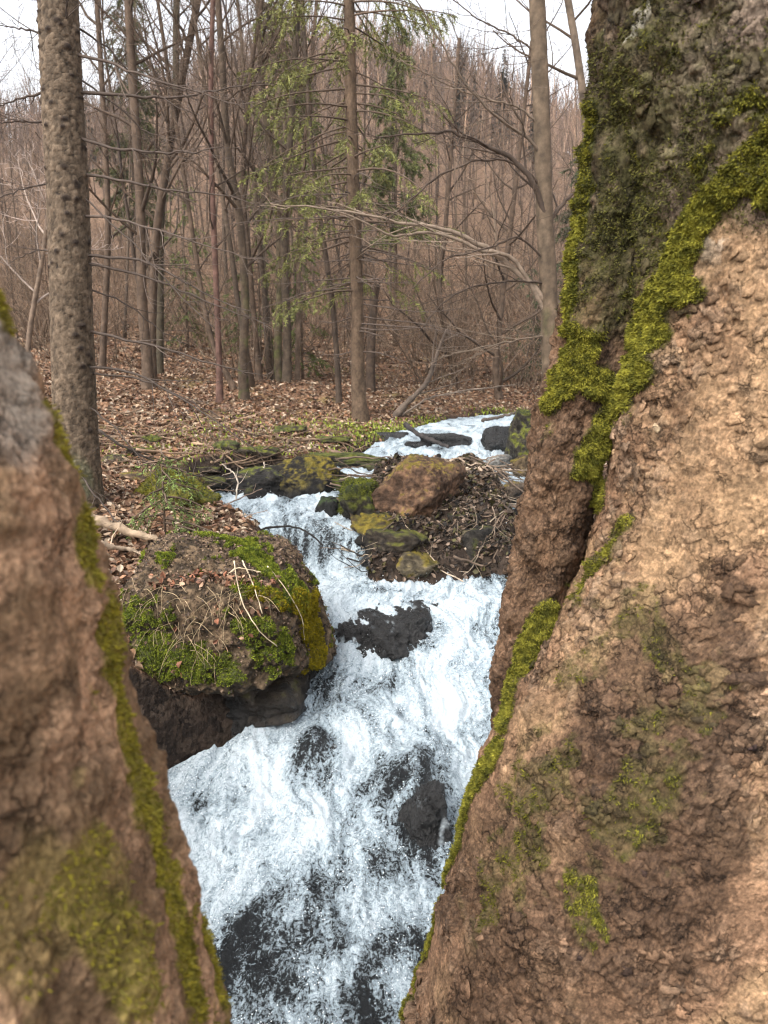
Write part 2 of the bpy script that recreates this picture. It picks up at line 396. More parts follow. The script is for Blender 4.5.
# ------------------------------------------------------------------ ground sheet
def build_ground():
    ys = np.concatenate([np.linspace(-6, 1.6, 40)[:-1], np.linspace(1.6, 9, 300)[:-1], np.geomspace(9, 30, 230)[:-1], np.geomspace(30, 400, 160)])
    u = np.linspace(-1, 1, 520)
    xs = 2.6 * u + 17 * np.sign(u) * np.abs(u) ** 4 + 45 * np.sign(u) * np.abs(u) ** 12
    X, Yg = np.meshgrid(xs, ys)
    # widen the rows with distance so that the sheet reaches the horizon evenly
    X = X * (1 + np.clip(Yg - 6, 0, 60) / 14)
    global HW
    HW = float(np.abs(X).max())
    Z = terrain(X, Yg); print('HW', HW, Z.min(), Z.max())
    G = np.stack([X, Yg, Z], -1)
    Lx, Rx = edges(X, Yg)
    d = np.maximum(Lx - X, X - Rx)
    p = x3(X, Yg)
    leaf = np.array([.17, .108, .068]); soil = np.array([.035, .027, .021]); hill = np.array([.155, .105, .070])
    c = mix(leaf, hill, sm(15, 40, Yg))
    c = mix(soil, c, sm(.05, .75, d + .25 * fbm(p * 2, 3, 4)))
    gy_ = np.gradient(Z, axis=0) / np.gradient(Yg, axis=0); gx_ = np.gradient(Z, axis=1) / np.gradient(X, axis=1)
    steep = sm(.7, 1.6, np.hypot(gx_, gy_)) * (1 - sm(12, 18, Yg))
    c = mix(c, soil * .8, steep)
    mo = sm(.15, .5, fbm(p * 1.2, 4, 51)) * sm(.1, .5, d) * (1 - sm(14, 22, Yg)) * sm(5, 8, Yg)
    c = mix(c, np.array([.10, .11, .03]), mo * .45)
    c = c * (1 + .3 * fbm(p * .9, 3, 60))[..., None]
    o = make('ground', (G.reshape(-1, 3), grid_faces(*X.shape), np.zeros((0, 3), int), np.clip(c, .01, 1).reshape(-1, 3)), M['ground'])
    tag(o, 'forest floor of brown fallen leaves rising to a wooded hillside', 'ground', kind='structure')
build_ground()

# ------------------------------------------------------------------ water
ROCKS_IN = []   # (x, y, radius, bare strength) where rock breaks the foam
def blob(x, y, cx, cy, rx, ry): return np.exp(-(((x - cx) / rx) ** 2 + ((y - cy) / ry) ** 2))

WB = {}
def wpt(px, py):
    """point on the water surface under a pixel"""
    ys = np.linspace(1.2, 13, 1500); pts = np.array([P(px, py, y) for y in ys])
    w = zwater(pts[:, 0], pts[:, 1]); k = int(np.argmax(w >= pts[:, 2]))
    return pts[k]

def water_height(X, Yw):
    p = x3(X, Yw)
    z = zwater(X, Yw)
    warp = np.stack([noise(p * 3, 41), noise(p * 3, 42), 0 * X], -1) * .12
    q = (p + warp) * np.array([1.3, .8, 1])
    turb = .35 + .65 * sm(1.9, 3.2, Yw) * (1 - .5 * sm(6, 9, Yw))
    s_ = np.array([1.25, .75, 1]); h = turb * (.030 * ridged(q * s_ * 3.6, 3, 43) + .013 * ridged(q * s_ * 11, 3, 47)) + .005 * fbm(q * s_ * 34, 3, 49)
    h = h + .03 * fbm(q * 1.8, 2, 53)
    a = wpt(412, 800); b_ = wpt(312, 770); c_ = wpt(385, 655)
    z = z + h - .01 + .13 * blob(X, Yw, a[0] + .03, a[1] - .05, .20, .26) + .10 * blob(X, Yw, b_[0], b_[1], .12, .14) + .02
    return z

def build_water():
    ys = np.concatenate([np.linspace(-3, 1.5, 60)[:-1], np.linspace(1.5, 4.6, 430)[:-1], np.linspace(4.6, 7.2, 300)[:-1], np.linspace(7.2, 16, 260)])
    t = np.linspace(0, 1, 300)
    T_, Yw = np.meshgrid(t, ys)
    Lx, Rx = edges(0 * Yw, Yw)
    X = (Lx - .16) + T_ * (Rx - Lx + .32)
    Z = water_height(X, Yw)
    p = x3(X, Yw)
    q = (p + np.stack([noise(p * 3, 41), noise(p * 3, 42), 0 * X], -1) * .15) * np.array([1.4, .55, 1])
    foam = .78 + .46 * fbm(q * 3.2, 4, 61) + .34 * (ridged(q * np.array([6.5, 4.5, 1.]), 3, 66) - .75) + .28 * fbm(q * np.array([12, 7.5, 1.]), 4, 62)
    # calmer, darker water at the near end and in the lee of rocks
    foam = foam - .50 * (1 - sm(2.0, 2.8, Yw + .25 * fbm(p * 2.2, 3, 65)))
    def dark(px, py, rx, ry, k):
        nonlocal foam
        w = wpt(px, py); wob = .5 * fbm(p * 6, 3, 71)
        d2 = ((X - w[0]) / rx) ** 2 + ((Yw - w[1]) / ry) ** 2
        foam = foam - .74 * k * np.exp(-np.maximum(d2 * (1 + wob), 0) ** 1.5)
    dark(425, 835, .19, .33, .80); dark(398, 870, .10, .16, .4); dark(315, 772, .11, .17, .85)
    dark(388, 650, .26, .10, 1.0); dark(330, 720, .13, .14, .42)
    dark(350, 690, .3, .12, .25)
    dark(400, 600, .35, .05, .25); dark(300, 530, .16, .25, .25); dark(362, 572, .06, .18, .45)
    dark(375, 440, .35, .4, .8); dark(470, 470, .5, .22, .55); dark(505, 560, .2, .5, .5)
    dark(510, 500, .3, .5, .5)
    dark(225, 950, .14, .22, .35)
    st = np.exp(-((Yw + .26 * (X + .45) - 5.2) / .11) ** 2)       # streaks over the lip of the fall
    foam = foam - st * (.22 + .8 * np.clip(noise(x3(X * 22, Yw * 2), 81), 0, 1))
    make_o = make('water', (np.stack([X, Yw, Z], -1).reshape(-1, 3), grid_faces(*X.shape), np.zeros((0, 3), int), None), M['water'],
                  extra={'foam': foam.ravel()})
    tag(make_o, 'white foaming stream tumbling down between rocks', 'water', kind='structure')
    # droplets and froth thrown up over the rough water
    r = np.random.default_rng(5); n = 26000
    i = r.integers(60, ys.size - 60, n); j = r.integers(8, 292, n)
    f = foam[i, j]; y_ = Yw[i, j]
    keep = (f > .35) & (y_ < 6.6) & (y_ > 1.7) & (noise(x3(X[i, j], y_) * 5, 90) > -.02)
    i, j = i[keep], j[keep]
    pos = np.stack([X[i, j], Yw[i, j], Z[i, j]], -1) + r.normal(0, .006, (len(i), 3))
    pos[:, 2] += np.abs(r.normal(0, .012, len(i))) + (r.random(len(i)) < .06) * r.random(len(i)) * .05
    s = r.uniform(.0012, .0038, len(i))
    oc = np.array([[1, 0, 0], [-1, 0, 0], [0, 1, 0], [0, -1, 0], [0, 0, 1], [0, 0, -1]], float)
    V = pos[:, None] + oc[None] * s[:, None, None]
    tr = np.array([[0, 2, 4], [2, 1, 4], [1, 3, 4], [3, 0, 4], [2, 0, 5], [1, 2, 5], [3, 1, 5], [0, 3, 5]])
    T = (tr[None] + (np.arange(len(i)) * 6)[:, None, None]).reshape(-1, 3)
    sp = make('spray', (V.reshape(-1, 3), np.zeros((0, 4), int), T, None), M['spray'])
    tag(sp, 'white droplets of spray thrown up over the rapids', 'spray', kind='stuff')
build_water()

# ------------------------------------------------------------------ moss blades
def moss_blades(name, Vp, Np, mask, n, size, parent, seed=1, cA=(.16, .17, .02), cB=(.055, .075, .014), down=.3, lift=.0, width=.35, curl=.5):
    r = np.random.default_rng(seed)
    w = np.clip(mask, 0, None) ** 1.2
    if w.sum() <= 0: return None
    k = r.choice(len(Vp), n, p=w / w.sum())
    p = Vp[k] + r.normal(0, size * .35, (n, 3)); nn = Np[k]
    d = nn + r.normal(0, .55, (n, 3)); d[:, 2] -= down; d /= np.linalg.norm(d, axis=1, keepdims=True)
    s = np.cross(d, r.normal(0, 1, (n, 3))); s /= np.linalg.norm(s, axis=1, keepdims=True) + 1e-9
    L = size * r.uniform(.5, 1.4, n)[:, None]; W = L * width
    p = p - nn * size * .15 + nn * lift
    a = p - s * W * .5; b = p + s * W * .5; c = p + d * L + r.normal(0, 1, (n, 3)) * L * .12
    mid1 = p + d * L * .55 - s * W * .5 ; mid2 = p + d * L * .55 + s * W * .5
    V = np.stack([a, b, mid2, mid1, c], 1).reshape(-1, 3)
    o = np.arange(n)[:, None] * 5
    Q = np.concatenate([o, o + 1, o + 2, o + 3], 1); T = np.concatenate([o + 3, o + 2, o + 4], 1)
    t = np.clip(.5 + .9 * noise(p * (.35 / size), seed + 3) + r.normal(0, .22, n), 0, 1)
    col = mix(np.array(cB), np.array(cA), t)
    col = col * (.55 + .5 * np.clip(mask[k] / max(mask.max(), 1e-6), 0, 1))[:, None]
    col = np.repeat(col, 5, 0)
    return make(name, (V, Q, T, col), M['moss'], parent, smooth=False)

# ------------------------------------------------------------------ the two big trunks close by
def polar_trunk(zs, RA, tabA, Yc, side, theta, tabB=None, rB=None, YB=None, kk=None, lobes=None):
    """rings whose silhouettes follow the leaning tree; side -1: left edge given, +1: right edge given"""
    nz = len(zs); cx = np.zeros(nz)
    def ring_rad(i):
        r = np.full(theta.shape, RA[i])
        if lobes is not None: r = r * lobes(theta, zs[i])
        return r
    def solve(radf, yc, z, tab, guess):
        c = guess
        for _ in range(14):
            x = c + radf * np.cos(theta); y = yc + radf * np.sin(theta)
            px, py, dep = proj(np.stack([x, y, np.full_like(x, z)], -1))
            k = np.argmin(px) if side < 0 else np.argmax(px)
            c += .9 * (np.interp(py[k], tab[0], tab[1]) - px[k]) * dep[k] / 768
        return c
    G = np.zeros((nz, len(theta), 3)); crev = np.zeros((nz, len(theta))); inB = np.zeros((nz, len(theta)))
    g = .6 * (-side); gb = g
    for i, z in enumerate(zs):
        ra = ring_rad(i); cx[i] = g = solve(ra, Yc[i], z, tabA, g)
        rr = ra
        if tabB is not None:
            rb = rB[i]
            cbx = gb = solve(np.full(theta.shape, rb), YB[i], z, tabB, gb)
            dx, dy = cbx - cx[i], YB[i] - Yc[i]
            bb = dx * np.cos(theta) + dy * np.sin(theta); disc = bb ** 2 - (dx * dx + dy * dy - rb * rb)
            tB = np.where((disc > 0) & (bb > 0), bb + np.sqrt(np.maximum(disc, 0)), 0)
            # soft shoulder outside the disc
            tB = np.where(disc > 0, tB, 0)
            k = kk[i]
            h = np.clip(.5 + .5 * (tB - ra) / k, 0, 1)
            rr = ra * (1 - h) + tB * h + k * h * (1 - h)
            inB[i] = h
            crev[i] = np.exp(-((tB - ra) / (.35 * k + .012)) ** 2) * (tB > 0)
        G[i, :, 0] = cx[i] + rr * np.cos(theta); G[i, :, 1] = Yc[i] + rr * np.sin(theta); G[i, :, 2] = z
    return G, crev, inB

def near_masks(V, pts, rad, seed, wob=.5, ws=14):
    """0..1 closeness of vertices to a polyline of surface points, with a ragged rim"""
    pts = np.asarray(pts); d = np.full(len(V), 9.)
    for a, b in zip(pts[:-1], pts[1:]) if len(pts) > 1 else [(pts[0], pts[0] + 1e-4)]:
        ab = b - a; t = np.clip(((V - a) @ ab) / (ab @ ab), 0, 1); d = np.minimum(d, np.linalg.norm(V - a - t[:, None] * ab, axis=1))
    d = d / rad * np.clip(1 + wob * fbm(V * ws, 4, seed), .42, 3)
    return 1 - sm(.45, 1.25, d)

def bark_relief(G, plate, seed, sc=1.0, amp=1.0, wrk=0.):
    """flaking plates, cracks and wrinkles pushed into the bark along its normals"""
    V = G.reshape(-1, 3); N_ = grid_normals(G).reshape(-1, 3)
    big = fbm(V * np.array([5, 5, 3.]) / sc, 3, seed)
    wv = V + .035 * np.stack([fbm(V * 22, 3, seed + 1), fbm(V * 22, 3, seed + 2), fbm(V * 22, 3, seed + 3)], -1)
    F1, F2, cid = worley(wv * np.array([30, 30, 22.]) / sc, seed + 4)
    g1, g2, cid2 = worley(wv * np.array([75, 75, 60.]) / sc, seed + 5)
    crack = 1 - sm(.0, .10, F2 - F1); crack2 = 1 - sm(.0, .16, g2 - g1)
    plate = np.clip(plate, 0, 1)
    # bark peels in layers: terraces of a noise field, each with a crisp lip
    t = (1.1 * fbm(V * np.array([13, 13, 9.]) / sc, 5, seed + 20, .6) + .25 * cid) * 4.5
    fl = np.floor(t); fr = t - fl; lip = 1 - sm(.0, .22, fr) ; ter = fl + sm(0, .16, fr)
    ter2 = (1.2 * fbm(V * np.array([30, 30, 24.]) / sc, 4, seed + 24, .6)) * 2.6; f2 = ter2 - np.floor(ter2); lip2 = 1 - sm(0, .25, f2); ter2 = np.floor(ter2) + sm(0, .2, f2)
    lift = (cid > .45) * (.4 + .6 * cid)
    fine = fbm(V * 120 / sc, 3, seed + 6)
    wr = noise(wv * np.array([9, 9, 190.]) / sc, seed + 8) + .7 * noise(wv * np.array([14, 14, 95.]) / sc, seed + 9)
    h = .009 * big + .0021 * ter * (.25 + .75 * plate) + plate * (.0016 * ter2 + .0022 * lift - .0025 * crack * (cid > .3)) + .0014 * fine + wrk * .0016 * wr
    h = h + (1 - plate) * (-.001 * crack2 * (cid2 > .6))
    return V + N_ * (h * amp)[:, None], dict(crack=crack, crack2=crack2, cid=cid, cid2=cid2, lift=lift, fine=fine, big=big, wr=wr, lip=lip, lip2=lip2)

def at_px(V, pxy, pxl):
    """surface points under given pixels"""
    px, py, dep = pxy; out = []
    for a, b in pxl:
        s = (px - a) ** 2 + (py - b) ** 2 + np.where(dep > 0, 0, 1e9)
        c = np.argsort(s)[:40]; out.append(V[c[np.argmin(dep[c])]])
    return np.array(out)

def right_tree():
    th = np.concatenate([np.linspace(R(150), R(330), 620)[:-1], np.linspace(R(330), R(510), 60)[:-1]])
    zs = np.concatenate([np.linspace(.02, .6, 50)[:-1], np.linspace(.6, 2.62, 620)[:-1], np.linspace(2.62, 5.5, 80)])
    RA = np.interp(zs, [0, .3, .7, 1.2, 1.7, 2.2, 2.6, 5.5], [.50, .45, .40, .37, .33, .30, .29, .24])
    Yc = np.interp(zs, [0, .7, 1.5, 2.6, 5.5], [1.34, 1.30, 1.28, 1.26, 1.2])
    tabA = (np.array([-900, -300, 0, 100, 180, 260, 350, 430, 500, 560, 620, 660, 700, 740, 800, 860, 930, 980, 1024, 1300]),
            np.array([670, 622, 598, 606, 622, 634, 628, 615, 602, 584, 552, 532, 510, 492, 470, 457, 438, 426, 416, 372]))
    tabB = (np.array([-900, -300, 0, 100, 200, 260, 300, 350, 390, 450, 520, 600, 660, 700, 760, 1024, 1300]),
            np.array([668, 620, 595, 588, 578, 572, 564, 553, 542, 530, 519, 507, 502, 497, 494, 450, 350]))
    rB = np.interp(zs, [0, 1.1, 1.3, 1.55, 1.8, 2.1, 2.5, 5.5], [.055, .053, .055, .060, .064, .070, .075, .06])
    YB = np.interp(zs, [0, 1.2, 1.8, 2.3, 5.5], [1.40, 1.36, 1.34, 1.29, 1.28])
    kk = np.interp(zs, [0, 1.3, 1.7, 1.95, 2.3, 5.5], [.02, .012, .014, .05, .12, .12])
    def lobes(t, z):
        return 1 + .035 * np.cos(3 * t + 1 + z) + .05 * sm(1.2, .2, z) * np.cos(5 * t + .4) + .02 * np.cos(7 * t - 2 * z)
    G, _, _ = polar_trunk(zs, RA, tabA, Yc, -1, th, lobes=lobes)
    thB = np.linspace(R(110), R(470), 260)[:-1]; zB = np.concatenate([np.linspace(.05, 1.0, 60)[:-1], np.linspace(1.0, 2.62, 480)[:-1], np.linspace(2.62, 5.0, 50)])
    rb_ = np.interp(zB, zs, rB); yb_ = np.interp(zB, zs, YB)
    GB, _, _ = polar_trunk(zB, rb_, tabB, yb_, -1, thB, lobes=lambda t, z: 1 + .07 * np.cos(2 * t + 3 * z) + .04 * np.cos(5 * t - 4 * z))
    nA = G.shape[0] * G.shape[1]
    V0 = np.concatenate([G.reshape(-1, 3), GB.reshape(-1, 3)]); pp = proj(V0); inB = np.r_[np.zeros(nA), np.ones(len(V0) - nA)]
    FACES = np.concatenate([grid_faces(*G.shape[:2], True), grid_faces(*GB.shape[:2], True) + nA])
    # how close each stem's skin runs to the other one: the dark crease between them
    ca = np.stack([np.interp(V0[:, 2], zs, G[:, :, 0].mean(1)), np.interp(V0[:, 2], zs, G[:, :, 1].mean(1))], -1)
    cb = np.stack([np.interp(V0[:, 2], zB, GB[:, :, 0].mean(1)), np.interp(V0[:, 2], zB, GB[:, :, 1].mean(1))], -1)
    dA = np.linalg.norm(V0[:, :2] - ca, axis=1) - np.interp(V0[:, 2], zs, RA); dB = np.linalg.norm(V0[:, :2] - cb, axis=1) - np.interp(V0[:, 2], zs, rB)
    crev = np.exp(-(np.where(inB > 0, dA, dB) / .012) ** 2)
    A = lambda *l: at_px(V0, pp, l)
    big = fbm(V0 * 7, 3, 301)
    # where thick scaly bark still sits on the trunk
    plate = sm(-.15, .25, big + .1)
    plate = np.maximum(plate, sm(.3, .7, inB))
    plate = np.maximum(plate, near_masks(V0, A((690, 640), (720, 700), (700, 800), (740, 760)), .10, 302))
    plate = np.maximum(plate, near_masks(V0, A((650, 20), (700, 120), (640, 180)), .22, 303))
    bare = near_masks(V0, A((735, 260), (720, 420), (650, 560), (600, 640)), .13, 304)
    plate = np.maximum(plate * (1 - .6 * bare), near_masks(V0, A((700, 330), (655, 400), (625, 500), (590, 590), (560, 640)), .065, 306, .9) * .9)
    plate = np.maximum(plate, .55 * sm(.1, .5, fbm(V0 * 12, 3, 307)))
    low = near_masks(V0, A((460, 860), (520, 900), (480, 1000), (560, 1000), (620, 800), (640, 900), (560, 820)), .13, 305)
    plate = np.clip(plate, 0, 1)
    wrk = .5 + 1.2 * low
    Va, ka = bark_relief(G, plate[:nA], 310, 1.0, 1.25, wrk[:nA]); Vb, kb = bark_relief(GB, plate[nA:], 360, .8, 1.1, wrk[nA:])
    V1 = np.concatenate([Va, Vb]); k = {q: np.concatenate([ka[q], kb[q]]) for q in ka}
    # colours
    tan_ = np.array([.30, .19, .105]); redb = np.array([.175, .102, .060]); dk = np.array([.075, .044, .026]); grey = np.array([.24, .165, .11])
    c = mix(redb * 1.35, tan_, sm(-.2, .35, fbm(V0 * 5, 3, 320) + .6 * bare))
    c = mix(c, mix(redb, grey, sm(.3, .9, k['cid'])), plate * (.35 + .45 * (k['cid2'] > .35)))
    c = mix(c, redb * .75, sm(.3, .8, inB) * .75)
    c = mix(c, dk * 1.5, low * (.78 + .35 * np.clip(fbm(V0 * 9, 3, 321), -1, 1)))
    patch = near_masks(V0, A((650, 670), (600, 700), (700, 650), (680, 720), (610, 760), (690, 800), (620, 850), (650, 900)), .075, 322, .7)
    c = mix(c, dk * 1.05, sm(.2, .6, patch) * .82)
    top = near_masks(V0, A((620, 40), (660, 20), (640, 100), (670, 140), (620, 180), (700, 60), (640, 220)), .15, 323)
    c = mix(c, mix(np.array([.042, .040, .018]), np.array([.10, .075, .05]), sm(-.2, .5, fbm(V0 * 40, 3, 352))), top * .85)
    topr = near_masks(V0, A((740, 40), (760, 120), (760, 20)), .14, 326)
    c = mix(c, np.array([.20, .15, .115]), topr * .7)
    cr = np.clip(plate, .15, 1) * np.maximum(.8 * k['crack'] * (k['lift'] > 0) * (k['cid2'] > .3), .35 * k['crack2'])
    cr = np.maximum(cr, np.clip(plate, .3, 1) * (.75 * k['lip'] * (k['cid2'] > .25) + .4 * k['lip2']))
    c = mix(c, np.array([.035, .021, .014]), np.clip(cr, 0, 1) * .85)
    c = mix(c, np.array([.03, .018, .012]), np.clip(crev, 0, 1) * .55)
    c = c * (1 + .38 * (k['cid2'] - .5) - .22 * k['crack2'] * (k['cid'] > .3))[:, None]
    lich = (k['cid'] > .965) * sm(2.0, 2.2, V0[:, 2]) * (k['crack'] < .4)
    c = mix(c, np.array([.36, .33, .27]), lich * .8)
    c = c * (1 + .45 * k['fine'] + .16 * k['wr'] + .25 * fbm(V0 * 34, 3, 351))[:, None]
    # moss
    ms = np.zeros(len(V0))
    def add(pl, rad, s, w=1., wob=.6): 
        nonlocal ms
        ms = np.maximum(ms, w * near_masks(V0, A(*pl), rad, s, wob * 1.3, 17))
    add([(768, 150), (730, 175), (700, 215), (670, 262), (650, 310), (642, 350), (630, 385), (606, 430), (590, 460)], .030, 331)
    add([(768, 140), (745, 165), (768, 190)], .038, 332, .9, 1.1)
    add([(660, 290), (648, 330), (638, 375)], .034, 333)
    add([(560, 380), (575, 372), (600, 385), (620, 400)], .032, 334)
    add([(548, 400), (570, 360), (585, 350)], .030, 335)
    add([(600, 420), (596, 470), (600, 500)], .018, 336, .8)
    add([(592, 110), (586, 150), (580, 200), (572, 290), (566, 330)], .016, 337, .8)
    add([(545, 610), (530, 640), (518, 680), (505, 720)], .026, 338)
    add([(500, 745), (480, 780), (462, 830), (448, 880)], .024, 339, .95)
    add([(440, 900), (425, 950), (405, 1010)], .017, 340, .7)
    add([(640, 760), (660, 790), (620, 830)], .045, 341, .36, 1.6)
    add([(510, 800), (550, 770), (530, 830), (480, 900)], .045, 342, .36, 1.6)
    add([(590, 900), (600, 930), (580, 890)], .022, 343, .55, 1.6)
    add([(640, 240), (600, 300), (620, 90), (650, 60), (690, 150), (720, 90), (620, 200)], .085, 344, .33, 1.2)
    add([(640, 720), (700, 700), (640, 600), (560, 680)], .03, 345, .34, 1.8)
    add([(625, 520), (600, 560), (575, 600)], .018, 346, .55, 1.2)
    ms = np.clip(ms * (1 + .5 * fbm(V0 * 45, 2, 350)), 0, 1)
    ms = np.where((V0[:, 2] > .45) & (V0[:, 2] < 2.7), ms, ms * .3)
    ms2 = sm(.28, .95, ms)
    c = mix(c, np.array([.058, .060, .014]), sm(.08, .6, ms) * .8)
    nn = np.concatenate([grid_normals(G).reshape(-1, 3), grid_normals(GB).reshape(-1, 3)])
    V1 = V1 + nn * (ms2 * (.006 + .004 * noise(V0 * 60, 8)))[:, None]
    root = empty('tree', (float(G[0, :, 0].mean()), float(G[0, :, 1].mean()), 0.0))
    tag(root, 'huge leaning tree with scaly tan bark and a forked mossy side stem', 'tree', 'big trunks framing the view')
    off = np.array(root.location); vis0 = (pp[2] > 0) & (pp[0] < 860) & (pp[1] > -60) & (pp[1] < 1100)
    topm = top * vis0 * sm(-.1, .35, fbm(V0 * 11, 4, 353) + .1) * (1 - ms2)
    dmo = moss_blades('moss', V1 - off, nn, topm * (np.where(inB > 0, dA, dB) > -.03), 26000, .0045, root, 4, (.16, .15, .04), (.045, .046, .018), .35, 0., .28); dmo['label'] = 'thin dark moss film high on the trunk'
    gt = Geo(); gt.add(V1[:nA] - off, grid_faces(*G.shape[:2], True), None, np.clip(c[:nA], .008, .8))
    r = np.random.default_rng(8)
    w = ((.12 + plate) * vis0 * (1 - ms2) * (V0[:, 2] > .7) * (inB == 0) * (1 - .6 * top) * (dB > .005) * sm(-.25, .35, fbm(V0 * 8, 3, 355))); kk_ = r.choice(len(V0), 1500, p=w / w.sum())
    for q in kk_:
        n_ = nn[q]; up = np.array([-.25, 0, 1.]); up -= n_ * (up @ n_); up /= np.linalg.norm(up); sd = np.cross(up, n_)
        s = r.uniform(.0028, .0082) * (1.4 if r.random() < .1 else 1); m_ = 11; a0 = r.normal(0, .5)
        e1 = math.cos(a0) * sd + math.sin(a0) * up; e2 = -math.sin(a0) * sd + math.cos(a0) * up
        aa = np.arange(m_) / m_ * 6.28; rr = s * (1 + .30 * r.normal(0, 1, m_)).clip(.45, 1.6)
        u_ = np.cos(aa) * rr * r.uniform(1.0, 2.0); v_ = np.sin(aa) * rr
        base = V1[q] - off; lf = (.5 - .5 * v_ / s).clip(0, 1.2) * s * r.uniform(.12, .42)          # lower lip curls away from the wood
        pt = base + u_[:, None] * e1 + v_[:, None] * e2 + n_ * (lf + .0006)[:, None]
        vv = np.concatenate([pt, base[None] + n_ * (.0014 + s * .08), pt - n_ * .0012])
        T = [[i, (i + 1) % m_, m_] for i in range(m_)]; Q = [[i, m_ + 1 + i, m_ + 1 + (i + 1) % m_, (i + 1) % m_] for i in range(m_)]
        gt.add(vv, Q, T, np.clip(c[q] * r.uniform(.75, 1.35), .02, .4))
    make('trunk', gt, M['bark'], root)
    ss = make('side_stem', (V1[nA:] - off, grid_faces(*GB.shape[:2], True), np.zeros((0, 3), int), np.clip(c[nA:], .008, .8)), M['bark'], root); ss['label'] = 'reddish scaly side stem'
    vis = (pp[2] > 0) & (pp[0] < 860) & (pp[1] > -60) & (pp[1] < 1100)
    moss_blades('moss', V1 - off, nn, ms2 * vis * (np.where(inB > 0, dA, dB) > -.03) * (1 - .55 * (V0[:, 2] > 2.15)), 230000, .0048, root, 3, (.30, .275, .04), (.08, .082, .016), .35, 0., .28)
right_tree()

def left_tree():
    th = np.concatenate([np.linspace(R(200), R(400), 380)[:-1], np.linspace(R(400), R(560), 50)[:-1]])
    zs = np.concatenate([np.linspace(.1, 1.2, 60)[:-1], np.linspace(1.2, 2.15, 420)[:-1], np.linspace(2.15, 4.6, 80)])
    RA = np.interp(zs, [0, .6, 1.2, 1.6, 2.1, 4.6], [.36, .27, .225, .20, .19, .17])
    Yc = np.interp(zs, [0, 1.2, 2.1, 4.6], [.66, .60, .58, .5])
    tabA = (np.array([-1500, -400, 0, 200, 300, 350, 400, 450, 500, 560, 620, 680, 720, 760, 800, 850, 900, 960, 1024, 1400]),
            np.array([-900, -400, -170, -60, 2, 18, 40, 62, 84, 104, 117, 126, 138, 147, 160, 177, 191, 205, 221, 325]))
    def lobes(t, z): return 1 + .04 * np.cos(4 * t + 2.0 + z * .8) + .03 * np.cos(9 * t + 1.3 * z)
    G, _, _ = polar_trunk(zs, RA, tabA, Yc, 1, th, lobes=lobes)
    V0 = G.reshape(-1, 3); pp = proj(V0); A = lambda *l: at_px(V0, pp, l)
    plate = sm(-.1, .3, fbm(V0 * 9, 3, 401) + .2)
    V1, k = bark_relief(G, plate, 410, 1.3, 1.1, .5)
    tan_ = np.array([.44, .27, .165]); dk = np.array([.12, .075, .042])
    c = mix(dk * 1.6, tan_, sm(-.4, .5, fbm(V0 * 11, 3, 420)))
    c = mix(c, dk, plate * (k['cid'] > .55) * .3)
    c = mix(c, np.array([.40, .35, .29]), near_masks(V0, A((5, 350), (20, 400), (2, 430)), .045, 421) * .7)
    c = mix(c, dk * 1.0, near_masks(V0, A((30, 860), (60, 950), (20, 1000), (100, 850)), .10, 422) * .5)
    c = mix(c, np.array([.03, .02, .013]), np.clip(k['crack'] * plate, 0, 1) * .3)
    ms = np.zeros(len(V0))
    for pl, rad, s, w in (([(112, 640), (120, 700), (130, 780), (150, 860), (170, 930), (195, 1010)], .020, 431, 1.),
                          ([(90, 520), (88, 560), (92, 575)], .022, 432, .9), ([(4, 300), (8, 320)], .02, 433, .9), ([(60, 405), (78, 470)], .008, 434, .8),
                          ([(100, 840), (80, 900), (150, 1000)], .026, 435, .5), ([(200, 930), (215, 1000)], .016, 436, .9), ([(60, 880), (40, 960)], .05, 437, .35)):
        ms = np.maximum(ms, w * near_masks(V0, A(*pl), rad, s, 1.3, 16))
    ms2 = sm(.25, .8, ms)
    c = mix(c, np.array([.20, .165, .03]), sm(.1, .7, ms) * .85)
    c = c * (1 + .3 * k['fine'] + .3 * (k['cid'] - .5))[:, None]
    nn = grid_normals(G).reshape(-1, 3)
    if ((nn * (V0 - V0.mean(0))).sum(1) < 0).mean() > .5: nn = -nn
    root = empty('tree', (float(G[0, :, 0].mean()), float(G[0, :, 1].mean()), 0.05))
    tag(root, 'blurred close trunk leaning outward with a yellow moss streak down one edge', 'tree', 'big trunks framing the view')
    off = np.array(root.location)
    make('trunk', (V1 - off, grid_faces(*G.shape[:2], True), np.zeros((0, 3), int), np.clip(c, .008, .8)), M['smooth_bark'], root)
    vis = (pp[2] > 0) & (pp[0] > -60) & (pp[1] > 200) & (pp[1] < 1100)
    moss_blades('moss', V1 - off, nn, ms2 * vis, 11000, .0045, root, 6, (.30, .25, .03), (.16, .14, .03), .3, 0., .3)
left_tree()

# ------------------------------------------------------------------ rocks
def ico(sub):
    import bmesh
    bm = bmesh.new(); bmesh.ops.create_icosphere(bm, subdivisions=sub, radius=1)
    V = np.array([v.co[:] for v in bm.verts]); T = np.array([[v.index for v in f.verts] for f in bm.faces]); bm.free()
    return V / np.linalg.norm(V, axis=1, keepdims=True), T
ICO = {s: ico(s) for s in (3, 4, 5, 6, 7)}

